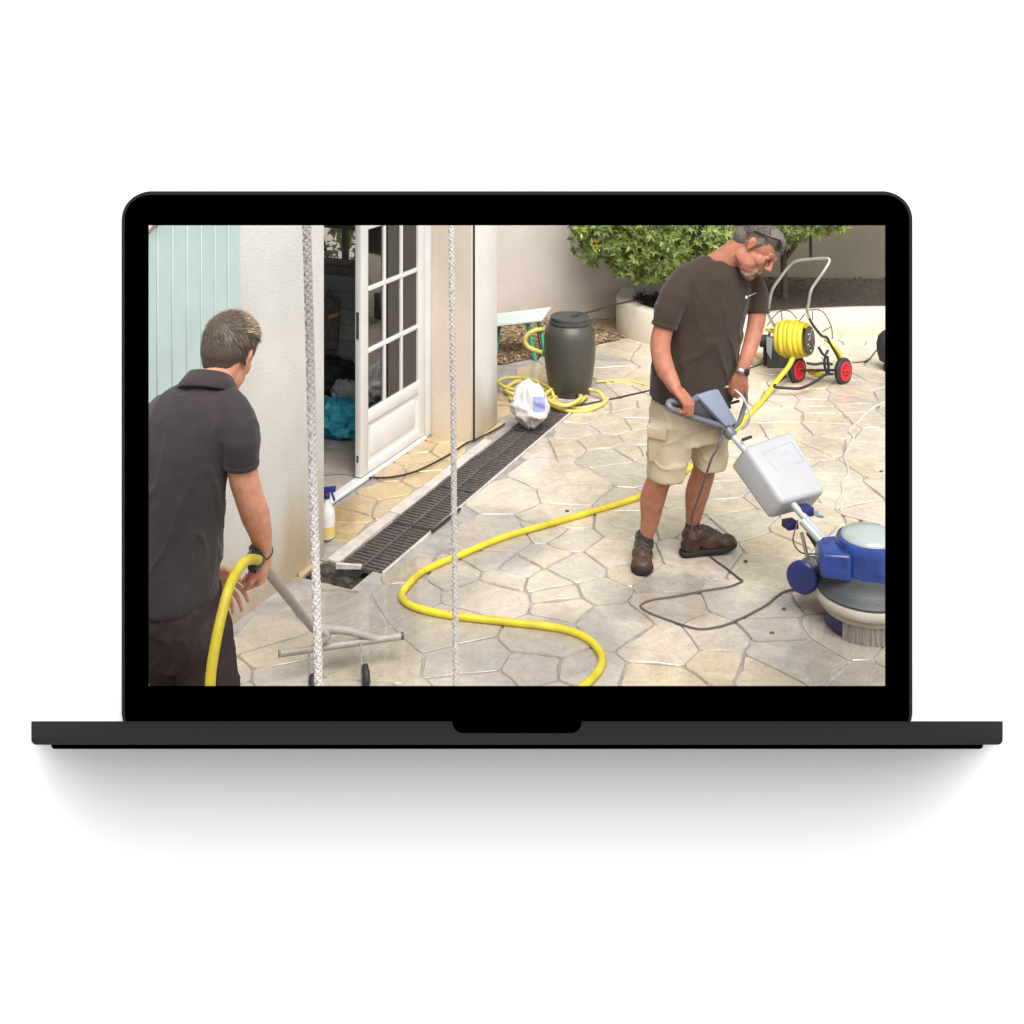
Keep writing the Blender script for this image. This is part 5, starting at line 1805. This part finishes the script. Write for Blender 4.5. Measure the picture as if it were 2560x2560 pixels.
def head(bm, O, f, u, sc):
    f = Vector(f).normalized(); u = Vector(u); u = (u - f * u.dot(f)).normalized(); r = f.cross(u)
    H = lambda a, b, c: O + (f * a + r * b + u * c) * sc
    ax = (f, r, u)
    E = lambda c, rr: ball(bm, H(*c), tuple(q * sc for q in rr), ax, seg=22, rings=14)
    E((-.012, 0, .040), (.098, .076, .086))
    E((.025, 0, .030), (.070, .068, .070))
    E((.032, 0, -.035), (.060, .057, .078))
    E((.036, 0, -.080), (.050, .050, .036))
    E((.072, 0, -.104), (.022, .027, .021))
    chain(bm, [(H(.088, -.036, .026), .011 * sc), (H(.099, 0, .030), .013 * sc), (H(.088, .036, .026), .011 * sc)])
    chain(bm, [(H(.098, 0, .018), .009 * sc), (H(.117, 0, -.022), .0125 * sc)])
    E((.108, .010, -.028), (.011, .009, .008)); E((.108, -.010, -.028), (.011, .009, .008))
    for s in (-1, 1):
        E((.058, s * .036, -.022), (.032, .022, .030))
        E((.018, s * .043, -.058), (.050, .015, .038))
        E((.000, s * .077, .004), (.017, .007, .027)); E((-.009, s * .085, .012), (.012, .006, .020)); E((.003, s * .077, -.018), (.008, .006, .011))
        E((.083, s * .032, .006), (.012, .016, .010))
    E((.093, 0, -.054), (.012, .024, .008)); E((.091, 0, -.066), (.012, .022, .008))
    return H, (f, r, u)

def hand(bm, W, d, n, s, sc=1.0, curl=(1, 1, 1, 1), thumb=1.0, spread=0.0):
    """W wrist, d towards the knuckles, n palm side, s thumb side"""
    d, n, s = [Vector(q).normalized() for q in (d, n, s)]
    kn = []
    for i in range(4):
        k = W + (d * (.088, .094, .090, .080)[i] + s * (.030, .010, -.011, -.030)[i] + n * (.004 + .003 * abs(i - 1.2))) * sc
        kn.append(k)
        chain(bm, [(W + s * (.016 - .011 * i) * sc, .017 * sc), (W + (d * .045 + s * (.024, .008, -.009, -.025)[i]) * sc, .016 * sc), (k, .0115 * sc)], seg=10)
    chain(bm, [(W + (d * .02 + s * .022) * sc, .018 * sc), (W + (d * .055 + s * .034 + n * .006) * sc, .015 * sc)], seg=10)
    L = (.040, .045, .042, .033)
    for i in range(4):
        c = curl[i]
        a1, a2, a3 = 1.15 * c, 2.4 * c, 3.3 * c
        p0 = kn[i]
        dd = d + s * spread * (1.5 - i) * .2
        v = lambda a: (dd * cos(a) + n * sin(a))
        p1 = p0 + v(a1) * L[i] * sc
        p2 = p1 + v(a2) * L[i] * .66 * sc
        p3 = p2 + v(a3) * L[i] * .5 * sc
        chain(bm, [(p0, .0105 * sc), (p1, .0092 * sc), (p2, .0083 * sc), (p3, .0072 * sc)], seg=10)
    t0 = W + (d * .03 + s * .030 + n * .008) * sc
    t1 = t0 + (d * .034 + s * .022 + n * .014 * thumb) * sc
    t2 = t1 + (d * .028 - s * .002 + n * .022 * thumb) * sc
    t3 = t2 + (d * .014 - s * .018 * thumb + n * .012 * thumb) * sc
    chain(bm, [(t0, .0135 * sc), (t1, .0115 * sc), (t2, .0105 * sc), (t3, .0085 * sc)], seg=10)

def blades(bm, rng, count, surf, flow, ln, wd, lift_):
    """tufts of hair: thin tapered blades; surf() gives point and normal"""
    for i in range(count):
        p, n = surf(rng)
        t = flow(p, n, rng)
        t = (t - n * t.dot(n))
        if t.length < 1e-4: continue
        t.normalize()
        sd = n.cross(t)
        l = ln * rng.uniform(.6, 1.2); w_ = wd * rng.uniform(.6, 1.3)
        a1 = rng.uniform(.2, 1) * lift_
        p1 = p + (t * cos(a1) + n * sin(a1)) * l * .5 + sd * rng.uniform(-.3, .3) * l * .3
        p2 = p1 + (t * cos(a1 * .3) + n * sin(a1 * .3)) * l * .5 + sd * rng.uniform(-.3, .3) * l * .3
        v = [bm.verts.new(q) for q in (p - sd * w_, p + sd * w_, p1 + sd * w_ * .8, p1 - sd * w_ * .8, p2)]
        bm.faces.new((v[0], v[1], v[2], v[3])); bm.faces.new((v[3], v[2], v[4]))

def boot(p, heel, toe, top, wsc=1.15):
    """heel and toe on the ground, top of the shaft; leather upper, black sole, laces"""
    heel, toe = Vector(heel), Vector(toe)
    d = (toe - heel); L = d.length; d.normalize()
    upv = V(0, 0, 1); r = d.cross(upv).normalized(); upv = r.cross(d)
    Q = lambda a, b, c: heel + d * a * L + r * b * wsc + upv * c
    bm = BM()
    ax = (d, r, upv)
    ball(bm, Q(.80, 0, .044), (L * .19, .042 * wsc, .034), ax, 18, 12)
    ball(bm, Q(.55, 0, .058), (L * .26, .042 * wsc, .047), ax, 18, 12)
    ball(bm, Q(.18, 0, .052), (L * .18, .037 * wsc, .047), ax, 18, 12)
    limb(bm, [(Q(.20, 0, .06), .040), (Q(.20, 0, .10), .042), (Vector(top), .045)])
    limb(bm, [(Q(.66, 0, .072), .030), (Q(.36, 0, .105), .036)])
    fuse('boot', bm, .0055, 3, M['boot'], p)
    b = p.children[-1]
    bm = BM()
    st = [(-.02, .020), (.03, .031), (.14, .034), (.34, .032), (.52, .037), (.72, .043), (.86, .038), (.96, .024), (1.0, .010)]
    loft(bm, [(Q(a, 0, .015 + max(0, a - .75) * .05), r * w_ * wsc * 1.05, upv * .017) for a, w_ in st], seg=20, power=4)
    fuse('sole', bm, .006, 2, M['sole'], p)
    bm = BM(); fw = V(d.x, d.y, 0) * .022
    limb(bm, [(Q(.62, 0, .088), .022), (Q(.42, 0, .118), .030), (Vector(top) + fw, .034), (Vector(top) + fw * .3 + V(0, 0, .012), .046)])
    limb(bm, [(Vector(top) - fw * .8 + V(0, 0, -.004), .040), (Vector(top) + V(0, 0, .006), .048)])
    fuse('tongue', bm, .006, 2, M['sock'], p)
    bm = BM()
    for i in range(5):
        a = .66 - .075 * i; z = .103 + .012 * i
        tube(bm, [Q(a, -.024, z - .010), Q(a - .01, 0, z + .008), Q(a - .02, .024, z - .010)], .0036, seg=6)
    tag(obj('laces', bm, M['cord'], p), kind='stuff')
    return Q

# ---------------------------------------------------------------- fair-haired man with the wand (seen from behind)
pm = thing('person', 'young man seen from behind in a black polo shirt holding a cleaning wand', 'person', V(-1.05, 3.78, 0))
F2, R2 = V(.5, .866, 0), V(.866, -.5, 0)
def ring(x, y, Y, a, b, tilt=0.0, F=F2, R=R2):
    return (P(x, y, Y), R * a, (F + V(0, 0, tilt)).normalized() * b)
bm = BM()
loft(bm, [ring(414, 1484, 3.68, .178, .150), ring(414, 1474, 3.68, .180, .152), ring(420, 1390, 3.69, .176, .145), ring(428, 1300, 3.70, .172, .135), ring(440, 1200, 3.71, .178, .128), ring(456, 1100, 3.73, .188, .125), ring(476, 1040, 3.75, .186, .115), ring(494, 1003, 3.76, .160, .10), ring(512, 974, 3.77, .115, .082), ring(526, 950, 3.79, .075, .068)], seg=40, power=2.35)
limb(bm, [(P(545, 985, 3.77), .050), (P(580, 1018, 3.71), .056), (P(599, 1062, 3.67), .061), (P(604, 1110, 3.65), .060)])
tube(bm, [P(604, 1090, 3.65), P(603, 1160, 3.66)], [.062, .0555], seg=18)
limb(bm, [(P(480, 988, 3.80), .050), (P(410, 1026, 3.85), .056), (P(362, 1080, 3.92), .060), (P(348, 1120, 3.98), .058)])
tube(bm, [P(345, 1110, 3.97), P(352, 1165, 4.02)], [.060, .056], seg=18)
fo1 = folds(.009, 4.5, (1.2, 1.2, .6)); fo2 = folds(.003, 10.0, (1.2, 1.2, .6))
sh_ = fuse('polo_shirt', bm, .0075, 14, M['shirt_b'], pm, lambda p, n: fo1(p, n) * (1.3 if p.z < 1.25 else .6) + fo2(p, n) * .6)
bm = BM()
ca_, cb_ = P(519, 976, 3.775), P(531, 941, 3.80)
cu = (cb_ - ca_).normalized(); cu = (cu + V(-.10, .0, .15)).normalized()
cr_ = (R2 - cu * R2.dot(cu)).normalized(); cf_ = cu.cross(cr_)
def cring(r_, h, dip=0.0):
    return (ca_ + cu * h, cr_ * r_ * 1.04 + cu * dip * -1, cf_ * r_ * .94)
loft(bm, [cring(.060, -.01), cring(.066, .052), cring(.070, .056), cring(.075, .053), cring(.088, .030), cring(.101, .006), cring(.098, -.002), cring(.085, .0)], seg=44, power=2.05)
obj('collar', bm, M['shirt_b'], pm, angle=75)
bm = BM()
limb(bm, [(P(602, 1100, 3.65), .050), (P(607, 1180, 3.665), .049), (P(622, 1240, 3.70), .0465), (P(639, 1290, 3.75), .0475), (P(652, 1335, 3.82), .038), (P(660, 1385, 3.89), .0285)])
hd2 = P(660, 1390, 3.89)
hand(bm, hd2, V(-.02, .25, -.9), V(-.95, .15, -.12), V(-.25, -.9, -.2), 1.0, (1, 1, 1, 1.05), 1.0)
limb(bm, [(P(346, 1130, 3.98), .048), (P(365, 1230, 4.05), .046), (P(420, 1330, 4.12), .044), (P(480, 1405, 4.10), .036), (P(510, 1432, 4.06), .028)])
hand(bm, P(512, 1432, 4.06), V(.9, -.1, -.25), V(.1, -.3, -1), V(.25, -.2, .95), .98, (.28, .34, .40, .45), .1, 1.4)
limb(bm, [(P(520, 975, 3.78), .058), (P(546, 940, 3.80), .056), (P(564, 895, 3.82), .056)])
H2, (f2, r2, u2) = head(bm, P(571, 888, 3.86), (.24, .86, -.44), (.16, .40, .9), 1.02)
fuse('body', bm, .0042, 5, M['skin_b'], pm)
# hair: close crop at the nape, longer swept crown
bm = BM()
def capE(c, rr): ball(bm, H2(*c), tuple(q * 1.08 for q in rr), (f2, r2, u2), 26, 16)
capE((-.014, 0, .050), (.101, .081, .088)); capE((-.048, 0, .014), (.062, .072, .075)); capE((.03, 0, .078), (.072, .072, .064)); capE((-.054, 0, -.030), (.038, .056, .044))
o_h = fuse('hair', bm, .005, 3, M['hair_b'], pm)
bm = BM()
rh = random.Random(9)
def surf2(rng):
    while True:
        d = V(rng.gauss(0, 1), rng.gauss(0, 1), rng.gauss(0, 1)).normalized()
        if d.z < -.62 or (d.x > .75 and d.z < .2): continue
        p = H2(-.014 + .102 * d.x, .084 * d.y, .046 + .092 * d.z)
        return p, (f2 * d.x + r2 * d.y + u2 * d.z).normalized()
def flow2(p, n, rng):
    q = (p - H2(-.07, 0, .10))
    return q * 6 + f2 * .5 + r2 * (.35 + rng.uniform(-.4, .4)) + u2 * rng.uniform(-.3, .3) - u2 * (.9 if n.dot(u2) < .3 else 0)
blades(bm, rh, 7000, surf2, flow2, .030, .0009, .42)
def surfn(rng):
    while True:
        d = V(rng.gauss(0, 1), rng.gauss(0, 1), rng.gauss(0, 1)).normalized()
        if -.88 < d.z < -.30 and d.x < .15:
            return H2(-.030 + .082 * d.x, .072 * d.y, .020 + .088 * d.z), (f2 * d.x + r2 * d.y + u2 * d.z).normalized()
blades(bm, rh, 2600, surfn, lambda p, n, rng: -u2 + r2 * rng.uniform(-.3, .3), .014, .0007, .5)
tag(obj('hair_strands', bm, M['hair_b'], pm, smooth=False, recalc=False), kind='stuff')
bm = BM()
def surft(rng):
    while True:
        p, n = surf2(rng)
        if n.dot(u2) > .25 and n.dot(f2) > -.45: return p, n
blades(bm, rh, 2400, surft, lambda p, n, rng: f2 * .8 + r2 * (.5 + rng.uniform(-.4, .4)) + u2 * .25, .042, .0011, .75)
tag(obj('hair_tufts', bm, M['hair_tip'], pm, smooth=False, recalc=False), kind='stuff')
def cuff(name, c, ax, r_, m, par):
    bm = BM()
    lathe(bm, c, ax, [(r_ * .93, .004), (r_, -.012), (r_ * 1.02, -.006), (r_ * 1.02, .006), (r_ * .99, .0085), (r_ * .90, .008), (r_ * .88, -.004)], seg=30, caps=False)
    obj(name, bm, m, par, angle=75)
cuff('sleeve_hem', P(603, 1157, 3.66), P(603, 1160, 3.66) - P(604, 1100, 3.65), .0575, M['shirt_b'], pm)
bm = BM()
lathe(bm, P(659, 1378, 3.885), (P(660, 1390, 3.89) - P(654, 1350, 3.84)), [(.0305, -.004), (.033, 0), (.033, .004), (.0305, .008)], seg=26)
obj('bracelet', bm, M['bracelet'], pm)
bm = BM()
loft(bm, [ring(416, 1460, 3.68, .168, .142), ring(418, 1500, 3.68, .176, .150), ring(436, 1570, 3.70, .176, .150), ring(452, 1630, 3.72, .165, .14)], seg=36)
limb(bm, [(P(500, 1580, 3.66), .108), (P(522, 1700, 3.68), .098), (P(530, 1790, 3.72), .085), (V(-1.0, 3.72, .26), .074), (V(-1.01, 3.70, .10), .068)])
limb(bm, [(P(430, 1580, 3.80), .105), (P(450, 1700, 3.84), .096), (P(458, 1790, 3.88), .085), (V(-1.16, 3.92, .26), .074), (V(-1.18, 3.9, .10), .068)])
ft = folds(.012, 6.0, (1, 1, .8))
fuse('trousers', bm, .009, 3, M['trouser'], pm, lambda p, n: ft(p, n))
for hl_, to_, tp_ in ((V(-1.03, 3.62, 0), V(-.90, 3.86, 0), V(-1.0, 3.70, .13)), (V(-1.20, 3.82, 0), V(-1.06, 4.05, 0), V(-1.17, 3.9, .13))):
    boot(pm, hl_, to_, tp_)

# ---------------------------------------------------------------- grey-haired man with the scrubber
pw = thing('person', 'grey-haired man in a dark T-shirt and sand shorts pushing a floor scrubber', 'person', V(.85, 5.72, 0))
F1, R1 = V(.371, -.928, 0), V(.928, .371, 0)
def ring1(x, y, Y, a, b, tilt=0.0):
    return (P(x, y, Y), R1 * a, (F1 + V(0, 0, tilt)).normalized() * b)
bm = BM()
loft(bm, [ring1(1728, 990, 5.66, .212, .165, -.05), ring1(1728, 978, 5.66, .217, .170, -.05), ring1(1733, 925, 5.66, .218, .182), ring1(1743, 870, 5.65, .212, .180), ring1(1757, 815, 5.63, .206, .165), ring1(1772, 765, 5.61, .203, .152), ring1(1784, 718, 5.60, .192, .138), ring1(1790, 688, 5.59, .165, .12), ring1(1793, 664, 5.585, .125, .10), ring1(1796, 645, 5.58, .085, .08)], seg=44, power=2.3)
limb(bm, [(P(1770, 668, 5.57), .060), (P(1718, 694, 5.53), .068), (P(1687, 738, 5.495), .074), (P(1667, 785, 5.475), .068)])
tube(bm, [P(1672, 768, 5.48), P(1660, 818, 5.465)], [.072, .060], seg=20)
limb(bm, [(P(1815, 668, 5.60), .055), (P(1862, 692, 5.65), .066), (P(1887, 722, 5.66), .063), (P(1894, 750, 5.64), .057)])
tube(bm, [P(1893, 735, 5.65), P(1897, 782, 5.62)], [.060, .052], seg=20)
g1_ = folds(.011, 4.2, (1.3, 1.3, .6)); g2_ = folds(.004, 9, (1.2, 1.2, .7))
fuse('t_shirt', bm, .0085, 14, M['shirt_a'], pw, lambda p, n: g1_(p, n) * (1.2 if p.z < 1.2 else .5) + g2_(p, n) * .6)
bm = BM()
limb(bm, [(P(1676, 770, 5.48), .050), (P(1655, 835, 5.46), .0505), (P(1651, 875, 5.435), .0495), (P(1662, 920, 5.40), .0475), (P(1678, 950, 5.37), .0385), (P(1688, 970, 5.345), .031)])
hand(bm, P(1690, 972, 5.34), V(.62, -.12, -.62), V(-.35, .30, -.9), V(.55, .75, -.1), 1.06, (1, 1, 1, 1), 1.0)
limb(bm, [(P(1893, 740, 5.64), .050), (P(1893, 790, 5.62), .045), (P(1881, 848, 5.57), .040), (P(1865, 898, 5.52), .035), (P(1853, 930, 5.50), .026)])
hand(bm, P(1852, 935, 5.50), V(-.10, .1, -.95), V(.35, .9, -.2), V(-.9, .3, -.1), 1.06, (.8, .9, .95, 1), .9)
limb(bm, [(P(1790, 668, 5.58), .070), (P(1826, 640, 5.56), .064), (P(1862, 616, 5.54), .062)])
HO = P(1884, 618, 5.52)
H1, (f1, r1, u1) = head(bm, HO, (.60, -.46, -.62), (.60, .02, .62), 1.10)
# legs below the shorts
limb(bm, [(P(1660, 1150, 5.60), .066), (P(1650, 1192, 5.61), .059), (P(1632, 1245, 5.665), .064), (P(1626, 1295, 5.69), .050), (P(1616, 1340, 5.70), .034), (P(1613, 1362, 5.71), .035)])
limb(bm, [(P(1765, 1130, 5.74), .062), (P(1761, 1172, 5.74), .058), (P(1743, 1232, 5.80), .062), (P(1736, 1275, 5.82), .047), (P(1732, 1308, 5.83), .036), (P(1731, 1335, 5.83), .036)])
fuse('body', bm, .0042, 5, M['skin_a'], pw)
# hair, goatee, brows, eyes, sunglasses
bm = BM()
def capE1(c, rr): ball(bm, H1(*c), tuple(q * 1.10 for q in rr), (f1, r1, u1), 26, 16)
capE1((-.020, 0, .056), (.100, .080, .082)); capE1((-.052, 0, .012), (.060, .070, .066)); capE1((.03, 0, .085), (.070, .066, .050)); capE1((-.058, 0, -.022), (.034, .052, .034))
for s in (-1, 1): capE1((.012, s * .068, .034), (.022, .012, .034))
fuse('hair', bm, .006, 2, M['hair_a'], pw, lambda p, n: .004 * noise.noise(p * 90))
bm = BM()
def surf1(rng):
    while True:
        d = V(rng.gauss(0, 1), rng.gauss(0, 1), rng.gauss(0, 1)).normalized()
        if d.z < -.55 or (d.x > .6 and d.z < .45): continue
        return H1(-.018 + .100 * d.x, .081 * d.y, .052 + .086 * d.z), (f1 * d.x + r1 * d.y + u1 * d.z).normalized()
blades(bm, rh, 4000, surf1, lambda p, n, rng: f1 + r1 * rng.uniform(-.5, .5) - u1 * .3, .016, .0009, .5)
tag(obj('hair_strands', bm, M['hair_a'], pw, smooth=False, recalc=False), kind='stuff')
bm = BM()
def gE(c, rr): ball(bm, H1(*c), tuple(q * 1.10 for q in rr), (f1, r1, u1), 18, 12)
gE((.077, 0, -.102), (.023, .030, .022)); gE((.094, 0, -.050), (.010, .030, .007)); gE((.086, .026, -.072), (.012, .008, .024)); gE((.086, -.026, -.072), (.012, .008, .024)); gE((.060, 0, -.112), (.030, .034, .014))
fuse('goatee', bm, .004, 1, M['beard'], pw, lambda p, n: .002 * noise.noise(p * 160))
for s in (-1, 1):
    bm = BM(); ball(bm, H1(.0935, s * .031, .004), tuple(q * 1.1 for q in (.004, .013, .0035)), (f1, r1, u1), 12, 8)
    obj('eye', bm, M['dark_eye'], pw)
    bm = BM(); chain(bm, [(H1(.096, s * .016, .030), .004), (H1(.099, s * .032, .036), .0042), (H1(.088, s * .048, .030), .003)], seg=8)
    obj('eyebrow', bm, M['hair_a'], pw)
gl = thing('sunglasses', 'dark sunglasses pushed up on the grey-haired man\'s head', 'sunglasses', HO)
bm = BM()
for s in (-1, 1):
    cc = H1(.076, s * .034, .096)
    nn = (f1 * .72 + u1 * .55 + r1 * s * .25).normalized()
    x1, y1, _ = frame_of(nn)
    ball(bm, cc, (.033, .027, .005), ((r1 - nn * r1.dot(nn)).normalized(), nn.cross((r1 - nn * r1.dot(nn)).normalized()), nn), 20, 10)
for s in (-1, 1):
    b2 = BM()
    cc = H1(.084, s * .036, .088)
    nn = (f1 * .72 + u1 * .55 + r1 * s * .25).normalized()
    xx = (r1 - nn * r1.dot(nn)).normalized()
    ball(b2, cc, (.037, .031, .008), (xx, nn.cross(xx), nn), 20, 10)
    obj('lens', b2, M['lens'], gl)
    b2 = BM(); tube(b2, catmull([H1(.068, s * .064, .100), H1(.03, s * .084, .075), H1(-.03, s * .088, .050)], 4), .0035, seg=7)
    obj('temple_arm', b2, M['lens'], gl)
b2 = BM(); tube(b2, [H1(.086, -.012, .100), H1(.090, 0, .102), H1(.086, .012, .100)], .0035, seg=7); obj('bridge', b2, M['lens'], gl)
bm.free()
cuff('sleeve_hem', P(1661, 814, 5.466), P(1660, 818, 5.465) - P(1672, 768, 5.48), .0625, M['shirt_a'], pw)
cuff('sleeve_hem', P(1897, 779, 5.622), P(1897, 782, 5.62) - P(1893, 735, 5.65), .0535, M['shirt_a'], pw)
# shorts with cargo pocket
bm = BM()
loft(bm, [ring1(1726, 965, 5.68, .196, .145), ring1(1725, 1000, 5.68, .202, .150), ring1(1722, 1060, 5.68, .206, .152), ring1(1722, 1095, 5.67, .195, .135)], seg=40)
loft(bm, [(P(1684, 1050, 5.61), R1 * .118, F1 * .125), (P(1674, 1110, 5.605), R1 * .108, F1 * .115), (P(1664, 1188, 5.61), R1 * .088, F1 * .098), (P(1664, 1196, 5.61), R1 * .086, F1 * .096)], seg=32, power=2.2)
loft(bm, [(P(1764, 1050, 5.75), R1 * .112, F1 * .12), (P(1770, 1100, 5.745), R1 * .098, F1 * .108), (P(1774, 1160, 5.73), R1 * .080, F1 * .092), (P(1774, 1168, 5.73), R1 * .078, F1 * .090)], seg=32, power=2.2)
gs = folds(.013, 6.5, (1, 1, .7))
fuse('shorts', bm, .008, 3, M['shorts'], pw, lambda p, n: gs(p, n) * .8)
def pocket(name, c4, th):
    bm = BM()
    off = V(-.35, -.93, .0).normalized() * th
    hexa(bm, [p + off for p in c4] + [p - off * 2.5 for p in c4]); bevel(bm, .009, 3)
    obj(name, bm, M['shorts'], pw)
def pq(x, y, Y): return P(x, y, Y)
pocket('cargo_pocket', [pq(1620, 1085, 5.535), pq(1668, 1096, 5.50), pq(1670, 1162, 5.53), pq(1622, 1152, 5.56)], .012)
pocket('pocket_flap', [pq(1618, 1061, 5.52), pq(1670, 1073, 5.485), pq(1667, 1102, 5.49), pq(1620, 1092, 5.525)], .016)
bm = BM(); tube(bm, [P(1724, 1075, 5.535), P(1735, 1070, 5.535)], .004, seg=6)
obj('fly_tab', bm, M['cord'], pw)
# socks, boots
bm = BM(); limb(bm, [(P(1614, 1340, 5.70), .039), (P(1611, 1362, 5.71), .043), (P(1609, 1385, 5.71), .045)]); fuse('sock', bm, .006, 2, M['sock'], pw)
bm = BM(); limb(bm, [(P(1732, 1312, 5.83), .040), (P(1731, 1330, 5.83), .043), (P(1730, 1350, 5.83), .045)]); fuse('sock', bm, .006, 2, M['sock'], pw)
b1 = G(1602, 1437); Qb = boot(pw, V(.682, 5.82, 0), V(b1.x, 5.54, 0), P(1612, 1360, 5.715), 1.3)
bm = BM(); obox(bm, P(1604, 1362, 5.665), V(.012, 0, 0), V(0, .002, 0), V(0, 0, .011)); obj('tongue_label', bm, M['bumper'], pw, smooth=False)
boot(pw, G(1703, 1391), G(1842, 1378) + V(0, 0, .018), P(1731, 1336, 5.82))
# watch, print on the chest
bm = BM(); wdir = (P(1853, 930, 5.50) - P(1866, 896, 5.52)).normalized(); wc = P(1852, 928, 5.50)
lathe(bm, wc, wdir, [(.029, -.010), (.0305, -.008), (.0305, .008), (.029, .010)], seg=24)
wt = obj('watch', bm, M['steel'], pw)
bm = BM(); lathe(bm, wc + V(.024, -.018, 0), V(.75, -.62, .1), [(.0175, 0), (.0185, .004), (.016, .009), (.0, .0092)], seg=22); obj('dial', bm, M['lens'], wt)
sb_ = bpy.data.objects
dg = bpy.context.evaluated_depsgraph_get()
def on_shirt(x, y):
    """point of the shirt seen at a place of the photograph, a millimetre proud"""
    o_ = next(c for c in pw.children if c.name.startswith('t_shirt'))
    a = V(0, 0, CZ); d = (P(x, y, 5.5) - a).normalized()
    ok, loc, nr, _ = o_.ray_cast(a - wloc(o_), d)
    return (loc + wloc(o_) + nr * .0015) if ok else P(x, y, 5.45)
bm = BM()
ball(bm, on_shirt(1865, 743), (.007, .003, .009), seg=10, rings=6)
for i in range(5):
    p, q = on_shirt(1871 + i * 4, 740 - i * 1.6), on_shirt(1873.5 + i * 4, 739 - i * 1.6)
    tube(bm, [p, q], .0028, seg=5)
tag(obj('chest_print', bm, M['mark'], pw), kind='stuff')
